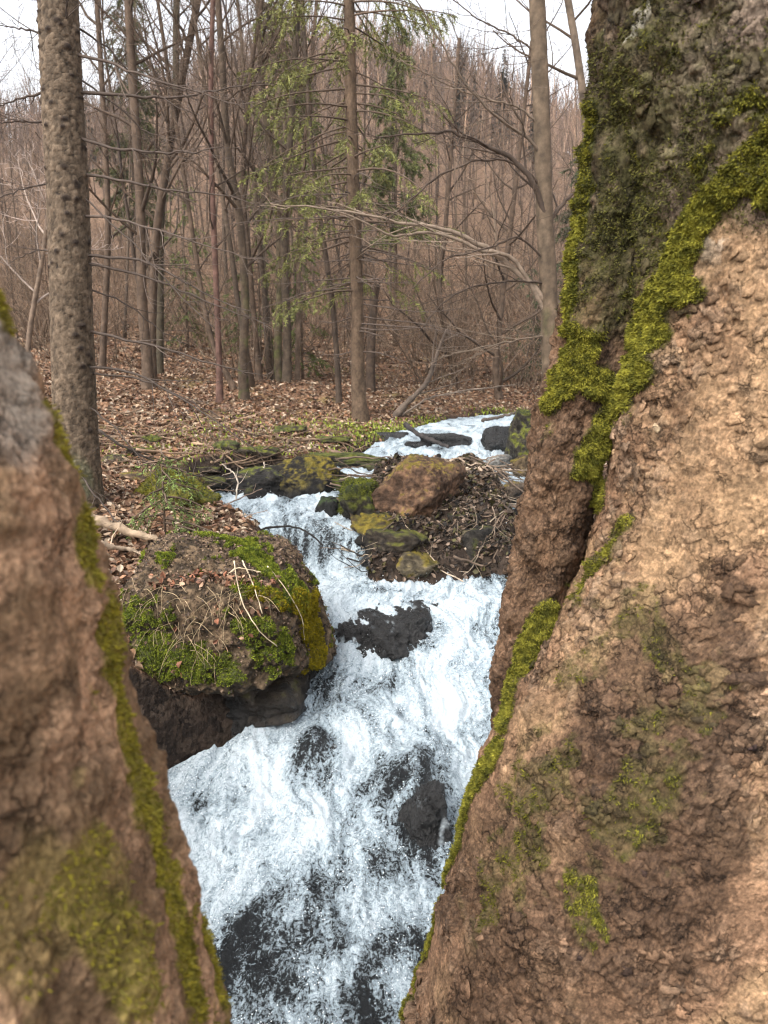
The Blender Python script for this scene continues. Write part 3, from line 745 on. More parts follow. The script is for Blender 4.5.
def rock_shape(size, seed, sub=5, planes=None, nplanes=9, soft=30, rough=.05, up=None):
    D, T = ICO[sub]; r = np.random.default_rng(seed)
    if planes is None:
        n = r.normal(0, 1, (nplanes, 3)); n /= np.linalg.norm(n, axis=1, keepdims=True)
        planes = [(a, r.uniform(.60, .88)) for a in n] + [((0, 0, 1), r.uniform(.6, .9)), ((0, 0, -1), .8), ((1, 0, 0), 1), ((-1, 0, 0), 1), ((0, 1, 0), 1), ((0, -1, 0), 1)]
    acc = np.zeros(len(D))
    for n, d in planes:
        n = np.array(n, float); n /= np.linalg.norm(n)
        acc += (np.clip(D @ n, 0, None) / d) ** soft
    rad = acc ** (-1 / soft); rad = np.minimum(rad, 1.6)
    V = D * rad[:, None]
    V = V * (1 + rough * 1.6 * fbm(V * 1.7, 3, seed) + rough * .8 * ridged(V * 3.3, 3, seed + 4) * .5 + rough * .5 * fbm(V * 9, 4, seed + 9, .6) + rough * .25 * np.floor(3 * fbm(V * np.array([2, 2, 5.]), 3, seed + 12)))[:, None]
    return V * np.asarray(size), T

def vnormals(V, T):
    n = np.zeros_like(V); fn = np.cross(V[T[:, 1]] - V[T[:, 0]], V[T[:, 2]] - V[T[:, 0]])
    for k in range(3): np.add.at(n, T[:, k], fn)
    return n / (np.linalg.norm(n, axis=1, keepdims=True) + 1e-12)

ROCKN = [0]
def rock(label, loc, size, seed, moss=.5, wet=.1, base=(.12, .09, .07), mossc=((.15, .15, .02), (.05, .06, .015)), sub=5, planes=None, rotz=0., blades=0,
         group=None, name='rock', cat='rock', rough=.085, blade=.012, mat=None, tilt=0., veil=0.):
    V, T = rock_shape(size, seed, sub, planes, rough=rough)
    if tilt: c_, s_ = math.cos(tilt), math.sin(tilt); V = V @ np.array([[c_, 0, -s_], [0, 1, 0], [s_, 0, c_]])
    if rotz: c_, s_ = math.cos(rotz), math.sin(rotz); V = V @ np.array([[c_, s_, 0], [-s_, c_, 0], [0, 0, 1]])
    loc = np.asarray(loc, float); W = V + loc; N_ = vnormals(V, T)
    ww = zwater(W[:, 0], W[:, 1]) if loc[1] < 16 else np.full(len(W), -9.)
    n1 = fbm(W * 6, 4, seed + 50); n2 = fbm(W * 24, 3, seed + 51)
    c = mix(np.array(base) * .35, np.array(base) * 1.6, sm(-.6, .7, n1 + .7 * n2))
    strat = noise(np.stack([W[:, 0] * 1.5, W[:, 1] * 1.5, W[:, 2] * 22 + n1], -1), seed + 60)
    c = c * (1 + .25 * strat)[:, None]
    mm = sm(.1, .5, moss * 1.3 - .4 + .55 * N_[:, 2] + .8 * n1 + .5 * n2)
    if moss <= 0: mm = mm * 0
    wetm = 1 - sm(wet * .4, wet + .08, W[:, 2] - ww + .05 * n1)
    mm = mm * (1 - wetm)
    c = mix(c, np.array([.010, .0095, .009]), wetm * .9)
    if veil:
        st_ = sm(.15, .75, noise(np.stack([W[:, 0] * 26 + n1, W[:, 1] * 7, W[:, 2] * 7], -1), seed + 80) + .5 * n2 + .5 * noise(W * 7, seed + 81) + veil - .5)
        c = mix(c, np.array([.46, .52, .55]), st_)
    mc = mix(np.array(mossc[1]), np.array(mossc[0]), sm(-.5, .5, n2 + .5 * noise(W * 5, seed + 70)))
    c = mix(c, mc * .7, mm * .9)
    V = V + N_ * (mm * .012 * max(size))[:, None]
    wetrock = mat or (M['wet_rock'] if wet > .25 else M['rock'])
    if blades:
        root = empty(name, loc)
        make('stone', (V, np.zeros((0, 4), int), T, c), wetrock, root)
        moss_blades('moss', V, N_, mm * (loc[1] + V[:, 1] < loc[1] + .6 * size[1]), blades, blade, root, seed, mossc[0], mossc[1], .0, 0, .3)
    else:
        root = make(name, (W, np.zeros((0, 4), int), T, c), wetrock, loc=loc)
    tag(root, label, cat, group)
    return root

def main_boulder():
    loc = np.array([-.775, 3.78, .80])
    pl = [((.05, -1, .22), .43), ((.12, -.42, 1), .285), ((0, .25, 1), .29), ((1, -.35, .12), .385), ((.8, -.3, .75), .35), ((.4, -.1, 1), .30), ((-1, -.1, .1), .47), ((-.6, -.2, .8), .40),
          ((0, 1, 0), .5), ((0, -.22, -1), .39), ((.5, -1, .5), .46), ((-.5, -1, .1), .50), ((.9, .3, .4), .38), ((.6, -.5, -1), .50)]
    D, T = ICO[7]
    acc = np.zeros(len(D))
    for n, d in pl:
        n = np.array(n, float); n /= np.linalg.norm(n); acc += (np.clip(D @ n, 0, None) / d) ** 11
    V = D * (1.05 * acc ** (-1 / 11))[:, None]
    n0 = fbm(V * 5, 4, 501); n1 = fbm(V * 14, 3, 502); r1 = ridged(V * 7, 3, 503)
    V = V * (1 + .08 * n0 + .045 * (r1 - .6) + .018 * n1 + .02 * fbm(V * 26, 4, 506) + .012 * np.floor(2.5 * fbm(V * np.array([5, 5, 9.]), 3, 507)))[:, None]
    N_ = vnormals(V, T); W = V + loc
    pp = proj(W); A = lambda *l: at_px(W, pp, l)
    n2 = fbm(W * 40, 3, 505)
    base = mix(np.array([.045, .031, .018]), np.array([.20, .135, .08]), sm(-.5, .8, n1 + n2))
    c = base
    ms = np.zeros(len(V)); ym = np.zeros(len(V))
    for l, rad, s, w in (([(140, 620), (150, 640)], .11, 511, .8), ([(135, 665), (180, 668), (225, 675)], .085, 512, 1.), ([(150, 655), (215, 660)], .07, 518, 1.), ([(245, 625), (262, 635)], .065, 513, .9),
                         ([(285, 640), (290, 655)], .06, 514, .9), ([(245, 552), (265, 560), (275, 570)], .07, 515, 1.), ([(205, 535), (250, 545)], .035, 519, .6),
                         ([(240, 585), (290, 595)], .05, 516, .7)):
        ms = np.maximum(ms, w * near_masks(W, A(*l), rad, s, .8, 12))
    for l, rad, s, w in (([(312, 610), (320, 650), (322, 695), (316, 700)], .095, 521, 1.), ([(300, 600), (310, 630)], .07, 522, .8), ([(250, 590), (285, 605)], .04, 523, .6)):
        ym = np.maximum(ym, w * near_masks(W, A(*l), rad, s, .6, 12))
    ms = np.clip(ms * (1.05 + .5 * n2), 0, 1) * sm(-.35, -.05, N_[:, 2]); ym = np.clip(ym * (1 + .6 * noise(W * np.array([30, 30, 6.]), 6)), 0, 1) * sm(-.5, -.1, N_[:, 2])
    patchy = sm(.15, .6, fbm(W * 5.5, 4, 531) + .25 * n2) * sm(-.2, .15, N_[:, 2]); ms = np.maximum(ms, .75 * patchy)
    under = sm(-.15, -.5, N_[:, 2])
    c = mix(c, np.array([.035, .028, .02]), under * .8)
    c = mix(c, np.array([.05, .06, .012]), sm(.2, .6, ms) * .9)
    c = mix(c, np.array([.15, .12, .015]), sm(.2, .6, ym) * .9)
    V = V + N_ * ((sm(.2, .7, ms) + sm(.2, .7, ym)) * (.012 + .012 * noise(W * 22, 9)))[:, None]
    root = empty('boulder', loc); tag(root, 'big squarish boulder with green moss, dead leaves and a yellow mossed flank', 'boulder')
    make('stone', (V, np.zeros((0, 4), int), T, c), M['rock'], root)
    m1 = moss_blades('moss', V, N_, sm(.25, .6, ms), 150000, .0075, root, 21, (.22, .245, .03), (.06, .085, .014), .0)
    m2 = moss_blades('moss', V, N_, sm(.25, .6, ym), 34000, .009, root, 22, (.30, .23, .012), (.12, .10, .012), .4)
    m1['label'] = 'bright green cushion moss'; m2['label'] = 'yellow hanging moss'
    return W, N_, pp, A
BW, BN, BP, BA = main_boulder()
rock('dark wet rock under the overhang of the big mossy boulder', (-.80, 3.74, .18), (.46, .40, .36), 31, .05, .2, (.05, .036, .025), sub=6, mat=M['wet_rock'], rough=.09,
     planes=[((0, -1, .35), .8), ((.2, -.4, 1), .85), ((1, -.3, .1), .85), ((-1, 0, 0), 1), ((0, 1, 0), 1), ((0, 0, -1), 1), ((.7, -.8, -.3), .9), ((-.5, -1, .6), .85)])
rock('low shelf of rock wedged between big boulder and rapids', (-.58, 3.72, .33), (.30, .30, .16), 32, .1, .1, (.075, .055, .036), sub=5, rotz=.3, mat=M['wet_rock'], rough=.07)

rock('dark block at the water edge below the left side of the big boulder', (-1.02, 3.36, .16), (.20, .20, .20), 33, .1, .15, (.07, .052, .035), sub=5, mat=M['wet_rock'])
def rk(label, px, py, w, h, seed, Y=None, sink=.35, depth=None, **k):
    """rock whose middle shows at a pixel, w x h pixels in size"""
    if Y is None:
        q = ground_hit(px, py + h * .5); Y = q[1]
    c = P(px, py, Y); _, _, dep = proj(c)
    sx, sz = w * dep / 1536, h * dep / 1536
    sy = depth or .75 * (sx + sz) / 1.4
    c[1] += sy * .6
    return rock(label, c, (sx * 1.25, sy * 1.15, sz * 1.3), seed, **k)

GR = ((.17, .18, .02), (.05, .065, .014)); YE = ((.24, .18, .02), (.09, .08, .015))
# rocks standing in the stream
rk('black wet rock splitting the flow below the small fall', 402, 650, 80, 50, 41, Y=4.05, moss=0, wet=.6, base=(.022, .020, .020), sub=6, rough=.13, depth=.24, veil=.12)
rk('narrow black rock beside the boulder with water sliding over it', 350, 652, 36, 50, 42, Y=4.05, moss=0, wet=.6, base=(.045, .03, .028), sub=6, rough=.11, depth=.16, veil=.30)
rk('dark reddish rock poking out of foam in the lower rapids', 316, 772, 32, 44, 43, Y=3.2, moss=0, wet=.5, base=(.06, .045, .04), sub=6, rough=.12, depth=.12, veil=.30)
rk('black rock mound barely covered by racing foam, nearest the viewer', 424, 846, 60, 84, 44, Y=2.74, moss=0, wet=.6, base=(.03, .03, .032), sub=6, rough=.12, depth=.16, veil=.30)
rk('small round dark rock with green top in the upper pool', 327, 515, 25, 30, 45, Y=5.7, moss=.35, wet=.10, base=(.035, .035, .03), mossc=((.06, .10, .02), (.02, .03, .01)), sub=5)
rk('small flat mossy stone at the edge of the upper pool', 215, 524, 28, 12, 46, Y=5.5, moss=.8, wet=.05, base=(.09, .07, .04), mossc=YE)
rk('dark rock face behind the small fall', 372, 572, 34, 34, 47, Y=5.05, moss=0, wet=.6, base=(.03, .026, .024), depth=.14, rough=.09, veil=.30)
# left bank
rk('pointed rock clothed in yellow-green moss on the left bank', 160, 512, 62, 62, 51, Y=5.0, moss=1.0, wet=.02, base=(.12, .09, .05), mossc=((.21, .19, .02), (.06, .07, .012)), sub=6, blades=9000, blade=.012, tilt=.5)
rk('long brown slab with a dark edge lying on dead leaves', 145, 484, 76, 20, 52, Y=5.85, moss=.25, wet=.02, base=(.17, .11, .07), mossc=YE, sub=5)
rk('block of brown rock at the foot of the spruce trunk', 118, 466, 30, 18, 53, Y=6.6, moss=.2, base=(.10, .07, .05))
rk('dark stone with a mossy shoulder beside the leaf-covered slab', 165, 462, 44, 16, 54, Y=7.2, moss=.45, base=(.08, .06, .045), mossc=GR)
rk('low dark stone topped with green moss among dead leaves', 172, 428, 30, 16, 55, Y=9.2, moss=.7, base=(.06, .05, .04), mossc=GR)
rk('small dark mossy stone just past the low dark stone', 192, 436, 16, 9, 56, Y=8.7, moss=.7, base=(.06, .05, .04), mossc=GR)
rk('black undercut rock below the twigs on the far bank of the pool', 202, 492, 52, 26, 57, Y=6.35, moss=.15, wet=.12, base=(.04, .033, .026), sub=5)
rk('dark rounded rock at the water line left of the pool', 186, 511, 28, 18, 58, Y=5.9, moss=.3, wet=.12, base=(.08, .06, .04))
rk('brown rock with ochre moss beside the pool outlet', 222, 508, 40, 14, 59, Y=6.2, moss=.4, wet=.08, base=(.10, .07, .04), mossc=YE)
rk('black ledge rock above the pool, left half', 268, 486, 78, 40, 60, Y=6.35, moss=.12, wet=.14, base=(.04, .035, .03), mossc=GR, sub=6, depth=.25)
rk('black ledge rock above the pool with ochre moss on top', 312, 482, 62, 46, 61, Y=6.3, moss=.35, wet=.14, base=(.045, .037, .03), mossc=YE, sub=6, depth=.25)
rk('green mossed end rock of the ledge next to the debris pile', 338, 487, 26, 20, 62, Y=6.35, moss=.9, wet=.08, base=(.05, .05, .03), mossc=GR, sub=5)
rk('long low mossy rock behind the ledge', 345, 462, 76, 14, 63, Y=7.2, moss=.55, wet=.05, base=(.06, .05, .04), mossc=GR, sub=5)
rk('grey stone peeking out between ledge and dead leaves', 310, 470, 24, 9, 64, Y=7.2, moss=0, wet=.02, base=(.25, .22, .2))
for i, (a, b, w, h, lb) in enumerate(((225, 445, 22, 9, 'small mossy stone near the middle of the leafy bank'), (255, 452, 34, 9, 'flat mossy stone where green plants thin out'),
        (150, 440, 18, 8, 'little brown stone behind the dark mossy stone'), (290, 430, 24, 8, 'low green hummock of stone near the tree feet'),
        (140, 452, 24, 9, 'brown stone half buried by leaves near the spruce'), (205, 470, 22, 8, 'small rust-brown stone in the leaves above the pool'),
        (330, 440, 30, 8, 'flat dark stone at the foot of the big conifer'))):
    rk(lb, a, b, w, h, 70 + i, moss=.6 if i % 2 == 0 else .35, base=(.09, .07, .05), mossc=GR, sub=4)
# debris island
rk('large brown boulder with ochre stain crowning the debris pile', 417, 500, 60, 70, 81, Y=5.25, moss=.18, wet=.02, base=(.15, .085, .05), mossc=YE, sub=6, depth=.24, rotz=-.35, tilt=.62,
   planes=[((0, -1, .25), .75), ((.25, -.2, 1), .8), ((-.4, 0, 1), .8), ((1, -.2, .5), .72), ((-1, -.2, .2), .85), ((0, 1, 0), 1), ((0, 0, -1), .9), ((.7, -.8, 0), .8), ((.3, -.5, -1), .8)])
rk('dark green mossy rock at the left end of the debris pile', 358, 503, 42, 44, 82, Y=5.3, moss=.65, wet=.06, base=(.06, .05, .035), mossc=((.13, .14, .02), (.03, .04, .01)), sub=5, blades=3500, blade=.014)
rk('black rock under the brown boulder on its right side', 462, 536, 44, 48, 83, Y=5.15, moss=.15, wet=.15, base=(.05, .04, .03), sub=5)
rk('ochre mossy rock at the bottom of the debris pile by the fall', 378, 528, 44, 26, 84, Y=5.15, moss=.5, wet=.05, base=(.12, .085, .05), mossc=YE, sub=5)
rk('brown wedge of rock low in the middle of the debris', 414, 566, 52, 32, 85, Y=4.93, moss=.2, wet=.05, base=(.12, .095, .06), mossc=YE, sub=5)
rk('dark rock behind the roots on the right side of the debris', 478, 560, 66, 50, 86, Y=5.0, moss=.1, wet=.2, base=(.045, .038, .03), sub=5)
rk('dark low rock beneath the waterlogged leaves of the debris', 400, 545, 70, 36, 87, Y=5.0, moss=.2, wet=.2, base=(.055, .042, .03), sub=5)
rk('grey flat stone standing on edge in the upper riffle', 496, 466, 28, 18, 88, Y=7.0, moss=0, wet=.02, base=(.22, .21, .19), tilt=-.5)
rk('black rock with ochre top holding back the upper riffle', 330, 512 - 44, 10, 8, 89, Y=7.0, moss=.3, base=(.06, .05, .04))
for i, (a, b, w, h, Yk, lb) in enumerate(((395, 437, 30, 10, 8.7, 'dark wet stone left of the upper riffle'), (446, 441, 40, 14, 8.3, 'black stone pair in the upper riffle, leftmost'),
        (418, 447, 22, 8, 8.1, 'small black stone beside dark driftwood'), (497, 485, 40, 18, 6.6, 'dark stone breaking the water right of the brown boulder'),
        (470, 478, 30, 12, 6.8, 'wet stone among sticks above the brown boulder'), (506, 510, 34, 22, 6.2, 'wet black stone on the right of the debris, upper'),
        (512, 548, 36, 30, 5.7, 'wet black stone on the right of the debris, lower'))):
    rk(lb, a, b, w, h, 90 + i, Y=Yk, moss=.05, wet=.3, base=(.045, .04, .038), sub=4)
r9 = np.random.default_rng(99)
for q in range(44):
    px, py = r9.uniform(345, 525), r9.uniform(492, 580)
    if 385 < px < 448 and py < 536: continue
    Yk = np.interp(py, [460, 480, 530, 582], [6.8, 6.1, 5.35, 4.92]); w_ = r9.uniform(10, 34)
    rk('small dark angular stone packed into the debris pile', px, py, w_, w_ * r9.uniform(.5, .9), 1400 + q, Y=Yk, moss=r9.choice([0, .1, .45]), wet=.15, base=np.array([.07, .052, .038]) * r9.uniform(.4, 1.6),
       sub=4, group='small stones in the debris pile', mossc=YE if q % 2 else GR, rotz=r9.uniform(0, 3), tilt=r9.uniform(-.5, .5))
# right bank
rk('tall dark rock with green edge standing against the huge tree', 530, 440, 38, 54, 101, Y=7.3, moss=.35, wet=.06, base=(.05, .042, .032), mossc=GR, sub=6)
rk('black wet rock at the right lip of the upper riffle', 508, 444, 34, 30, 102, Y=7.9, moss=0, wet=.6, base=(.03, .03, .03), sub=5)
rk('brown rounded rock below the tall dark rock', 528, 468, 24, 26, 103, Y=6.7, moss=.25, wet=.04, base=(.13, .09, .05), mossc=YE, sub=5)

# ------------------------------------------------------------------ bare tree generator
def wander(p0, d, L, n, wob, trop, r):
    pts = [np.array(p0, float)]; d = np.array(d, float); d /= np.linalg.norm(d)
    for _ in range(n):
        d = d + r.normal(0, wob, 3) + np.array([0, 0, trop]); d /= np.linalg.norm(d)
        pts.append(pts[-1] + d * L / n)
    return np.array(pts), d

def grow(geo, path, rad, r, nb, Lf, level, cols, minr=.002, start=.25, sides=(5, 4, 3), trop=.06, nsub=(7, 4), ang=(35, 70), wob=.12, side=None):
    """branches off a path, recursively"""
    n = len(path); col = cols[min(level, len(cols) - 1)]
    for k in range(nb):
        t = start + (1 - start) * ((k + r.uniform(0, 1)) / nb) ** .9
        f = min(t, .985) * (n - 1); i = min(int(f), n - 2); u = f - i
        p = path[i] * (1 - u) + path[i + 1] * u; tan = path[i + 1] - path[i]; tan /= np.linalg.norm(tan) + 1e-9
        pr = rad[i] * (1 - u) + rad[i + 1] * u
        a = r.uniform(0, 2 * math.pi); ref = np.array([math.cos(a), math.sin(a), r.uniform(-.3, .3)])
        perp = ref - tan * (ref @ tan); perp /= np.linalg.norm(perp) + 1e-9
        th = R(r.uniform(*ang)); d = tan * math.cos(th) + perp * math.sin(th)
        L = Lf * (1.15 - .75 * t) * r.uniform(.6, 1.2)
        br = max(min(pr * r.uniform(.3, .6), L * .02 + .001), minr)
        m = (6, 4, 3)[min(level, 2)]
        pts, _ = wander(p, d, L, m, wob, trop, r)
        rr = np.linspace(br, max(minr * .6, br * .25), m + 1)
        c = np.array(col) * r.uniform(.7, 1.35)
        tube(geo, pts, rr, sides[min(level, 2)], c, cap=False)
        if level < len(nsub):
            grow(geo, pts, rr, r, nsub[level], L * .55, level + 1, cols, minr, .2, sides, trop, nsub, ang, wob * 1.2)

BR = [(.070, .048, .033), (.11, .076, .054), (.18, .13, .095)]
def bare_proto(seed, H, r0, nb=14, lean=.03, nsub=(7, 4), start=.25, minr=.003, Lf=None, cols=BR, sides=(5, 4, 3), tsides=8, tn=12, ang=(30, 60), tcol=(.070, .050, .035)):
    r = np.random.default_rng(seed)
    pts, _ = wander((0, 0, -.15), (r.normal(0, lean), r.normal(0, lean), 1), H, tn, .035, .02, r)
    rad = r0 * (1 - .88 * np.linspace(0, 1, tn + 1)); rad[0] *= 1.35
    tg, cg = Geo(), Geo()
    cc = np.array(tcol) * (1 + .25 * r.normal(0, 1, (tn + 1, 1)))
    tube(tg, pts, rad, tsides, np.clip(cc, .03, .5))
    grow(cg, pts, rad, r, nb, Lf or H * .34, 0, cols, minr, start, sides, .07, nsub, ang)
    return tg, cg

def put_tree(proto, x, y, rz, s, label, group=None, cat='tree', name='bare_tree', z=None, lean=(0, 0)):
    t, c = proto
    root = empty(name, (x, y, gz(x, y) if z is None else z)); root.rotation_euler = (lean[0], lean[1], rz); root.scale = (s, s, s)
    tag(root, label, cat, group)
    for q in (t, c):
        o = q.copy(); COL.objects.link(o); o.parent = root
    return root

def proto_objs(name_geo, mat_t, mat_c, crown='crown'):
    tg, cg = name_geo
    t = make('trunk', tg, mat_t); c = make(crown, cg, mat_c)
    COL.objects.unlink(t); COL.objects.unlink(c)
    return t, c

near_protos = [proto_objs(bare_proto(600 + i, [10, 12, 9, 13, 11, 8][i], [.05, .065, .04, .075, .055, .032][i], [16, 18, 14, 18, 16, 12][i], nsub=(8, 5), start=[.22, .3, .15, .35, .25, .1][i]), M['wood'], M['wood']) for i in range(6)]
mid_protos = [proto_objs(bare_proto(640 + i, [9, 12, 10, 11][i], [.06, .075, .055, .07][i], 16, nsub=(6, 4), start=[.1, .3, .2, .25][i], minr=.005, cols=[(.085, .060, .044), (.13, .092, .068), (.19, .14, .105)]), M['far_wood'], M['far_wood']) for i in range(4)]

# -- individual bare trees behind the bank
r = np.random.default_rng(77)
placed = []
def free(x, y, d):
    for a, b in placed:
        if (a - x) ** 2 + (b - y) ** 2 < d * d: return False
    placed.append((x, y)); return True
n_t = 0; tries = 0
while n_t < 66 and tries < 4000:
    tries += 1
    y = 11.5 + 15 * r.random() ** .9; px = r.uniform(-60, 830); x = (px - 384) / 768 * y
    Lx, Rx = edges(np.array([x]), np.array([y]))
    if Lx[0] - .4 < x < Rx[0] + .4 or not free(x, y, .55): continue
    if 330 < px < 400 and y < 14: continue
    put_tree(near_protos[r.integers(6)], x, y, r.uniform(0, 6.28), r.uniform(.55, 1.0) * (.62 if px > 410 else .9), 'slim bare tree in the crowded wood behind the leafy bank', 'bare trees crowding the wood behind the bank',
             lean=(r.normal(0, .05), r.normal(0, .05))); n_t += 1
while n_t < 270 and tries < 9000:
    tries += 1
    y = 26 + 26 * r.random() ** .8; px = r.uniform(-40, 640); x = (px - 384) / 768 * y
    if not free(x, y, .9): continue
    put_tree(mid_protos[r.integers(4)], x, y, r.uniform(0, 6.28), r.uniform(.42, .78) * float(np.interp(px, [-60, 20, 100, 200, 370, 450, 520, 600], [.5, .55, .7, 1, 1, .85, .7, .65])), 'bare tree standing on the rising slope deeper in the wood', 'bare trees on the lower slope',
             lean=(r.normal(0, .04), r.normal(0, .04))); n_t += 1

# -- the wooded hillside as one mass
def hill_woods():
    protos = []
    for i in range(6):
        g = Geo(); t_, c_ = bare_proto(700 + i, 8.5 + i * .6, .09, 13, nsub=(4,), start=.12, minr=.011, Lf=3.2, sides=(3, 3, 3), tsides=4, tn=4, ang=(15, 42),
                                       cols=[(.15, .112, .095), (.20, .15, .13)], tcol=(.22, .175, .145))
        g.add(*t_.arrays()[:3], t_.arrays()[3]); g.add(*c_.arrays()[:3], c_.arrays()[3]); protos.append(g.arrays())
    fp = []
    for i in range(5):
        g = Geo(); rr = np.random.default_rng(720 + i)
        tube(g, [(0, 0, 0), (.1, 0, 5), (0, .1, 11)], [.12, .09, .02], 3, (.26, .21, .18), cap=False)
        for k in range(13):
            z0 = rr.uniform(1.5, 8); a = rr.uniform(0, 6.28); L = rr.uniform(2, 4.2); sp = rr.uniform(.25, .7)
            p0 = np.array([0, 0, z0]); p1 = p0 + np.array([math.cos(a) * L * sp * .6, math.sin(a) * L * sp * .6, L * .55]); p2 = p0 + np.array([math.cos(a) * L * sp, math.sin(a) * L * sp, L])
            tube(g, [p0, p1, p2], [.05, .035, .015], 3, np.array([.19, .145, .128]) * rr.uniform(.5, 1.5), cap=False)
        fp.append(g.arrays())
    rr = np.random.default_rng(730)
    LOW = lambda px: np.interp(px, [-60, 20, 100, 200, 300, 370, 450, 520, 600], [.40, .42, .52, .78, .95, .92, .74, .55, .5])
    def scatter(n, y0, y1, pr, smin, smax, tints):
        g = Geo(); u = rr.random(n); ys = np.sqrt(y0 ** 2 + (y1 ** 2 - y0 ** 2) * u); pxs = rr.uniform(-90, 860, n); xs = (pxs - 384) / 768 * ys
        keep = ~((pxs > 640) & (rr.random(n) < .8)); xs, ys = xs[keep], ys[keep]
        zs = terrain(xs, ys) - .2
        tn = .6 + .75 * sm(-.4, .4, fbm(x3(xs, ys) * .06, 3, 88))
        for x, y, z, t in zip(xs, ys, zs, tn):
            V, Q, T, Cc = pr[rr.integers(len(pr))]; a = rr.uniform(0, 6.28); s = rr.uniform(smin, smax) * (LOW(384 + 768 * x / y) if y < 95 else 1); c, sn = math.cos(a) * s, math.sin(a) * s
            W = np.stack([V[:, 0] * c - V[:, 1] * sn + x, V[:, 0] * sn + V[:, 1] * c + y, V[:, 2] * s * rr.uniform(.85, 1.2) + z], -1)
            W[:, 0] += (V[:, 2]) * rr.normal(0, .05)
            g.add(W, Q, T, Cc * t * np.array(tints) * rr.choice([.45, .7, 1., 1.25, 1.7]))
        return g
    o = make('woods', scatter(520, 46, 95, protos, .7, 1.15, (.92, .78, .62)), M['far_wood'], smooth=True)
    tag(o, 'mass of bare trees covering the lower hillside', 'woods', kind='stuff')
    o = make('woods', scatter(3300, 88, 232, fp, .7, 1.2, (.88, .76, .62)), M['far_wood'], smooth=True)
    tag(o, 'hazy far woods of bare trees covering the hill up to its ridge', 'woods', kind='stuff')
hill_woods()

# ------------------------------------------------------------------ conifers
def needle_spray(g, p, d, L, r, nl=.045, wid=.009, n=None, col=(.10, .115, .03), hang=.25):
    pts, _ = wander(p, d, L, 4, .06, -hang * .25, r)
    n = n or int(L / .0055)
    t = r.uniform(.03, 1, n) * 4; i = np.clip(t.astype(int), 0, 3); u = (t - i)[:, None]
    q = pts[i] * (1 - u) + pts[i + 1] * u; tan = pts[i + 1] - pts[i]; tan /= np.linalg.norm(tan, axis=1, keepdims=True)
    dr = tan * .7 + r.normal(0, .55, (n, 3)); dr[:, 2] *= .8; dr /= np.linalg.norm(dr, axis=1, keepdims=True)
    s = np.cross(dr, r.normal(0, 1, (n, 3))); s /= np.linalg.norm(s, axis=1, keepdims=True)
    Ln = nl * r.uniform(.7, 1.3, (n, 1)); V = np.stack([q - s * wid * .5, q + s * wid * .5, q + dr * Ln], 1).reshape(-1, 3)
    T = np.arange(n * 3).reshape(-1, 3)
    c = np.array(col) * np.repeat(r.uniform(.5, 1.5, n), 3)[:, None]
    g.add(V, None, T, c)
    return pts

def fir_limb(gw, gn, p, az, L, r, droop=.25, col=(.10, .115, .03), twcol=(.10, .07, .05), tw=.3, nl=.045, wid=.009, bare=.25, step=.09, rad=None):
    d = np.array([math.cos(az), math.sin(az), -.05])
    pts, _ = wander(p, d, L, 8, .05, -droop * .12, r)
    rad = rad or (.006 + .006 * L)
    tube(gw, pts, np.linspace(rad, .003, 9), 4, np.array(twcol) * r.uniform(.8, 1.3), cap=False)
    m = int(L * (1 - bare) / step)
    for k in range(m):
        t = bare + (1 - bare) * (k + r.random()) / m; f = t * 7.99; i = int(f); q = pts[i] + (pts[i + 1] - pts[i]) * (f - i)
        tan = pts[i + 1] - pts[i]; tan /= np.linalg.norm(tan); sd = np.array([-tan[1], tan[0], 0]) * (1 if k % 2 else -1)
        dd = tan * .6 + sd * .7 + np.array([0, 0, -.5 - 1.6 * droop * r.random()])
        l = tw * (1.1 - .6 * t) * r.uniform(.5, 1.2)
        pp_ = needle_spray(gn, q, dd, l, r, nl, wid, None, np.array(col) * r.uniform(.6, 1.4), droop)
        tube(gw, pp_, np.linspace(.003, .0015, 5), 3, np.array(twcol), cap=False)
    needle_spray(gn, pts[-2], pts[-1] - pts[-2], tw * .6, r, nl, wid, None, col, droop)

def pix_path(l, Y, ext_z=None, n=14):
    pts = [P(a, b, Y) for a, b in l]
    if ext_z is not None:
        d = pts[-1] - pts[-2]; d /= np.linalg.norm(d)
        while pts[-1][2] < ext_z: pts.append(pts[-1] + d * 1.0)
    return catmull(pts, n + len(pts) * 2)

def fluted_trunk(g, path, r0, r1, sides=20, col=(.16, .12, .09), seed=1, flare=1.5, knots=0, rough=.06, extra=None):
    m = 220; P_ = catmull(path, m); t = np.linspace(0, 1, m); rad = r0 + (r1 - r0) * t
    z = P_[:, 2]; rad = rad * (1 + (flare - 1) * np.exp(-(z - z[0]) / .25))
    tan = np.gradient(P_, axis=0); tan /= np.linalg.norm(tan, axis=1, keepdims=True)
    a = np.cross(tan, [0, 1, 0]); a /= np.linalg.norm(a, axis=1, keepdims=True); b = np.cross(tan, a)
    th = np.arange(sides) * 2 * math.pi / sides
    D = np.cos(th)[None, :, None] * a[:, None] + np.sin(th)[None, :, None] * b[:, None]
    V = P_[:, None] + rad[:, None, None] * D
    n = fbm(V * np.array([9, 9, 5.]) / (r0 * 6), 4, seed); ca = np.cos(3 * th + seed)[None] * np.exp(-(z - z[0]) / .3)[:, None]
    V = V + D * (rad[:, None] * (rough * n + .12 * ca * (flare - 1)))[..., None]
    c = .56 * np.array(col) * np.array([1.02, .95, .85]) * (1 + .6 * fbm(V * np.array([14, 14, 8.]), 4, seed + 3))[..., None]
    if extra is not None: c = extra(V, c, z)
    g.add(V.reshape(-1, 3), grid_faces(m, sides, True), None, np.clip(c, .015, .6).reshape(-1, 3))
    return P_, rad

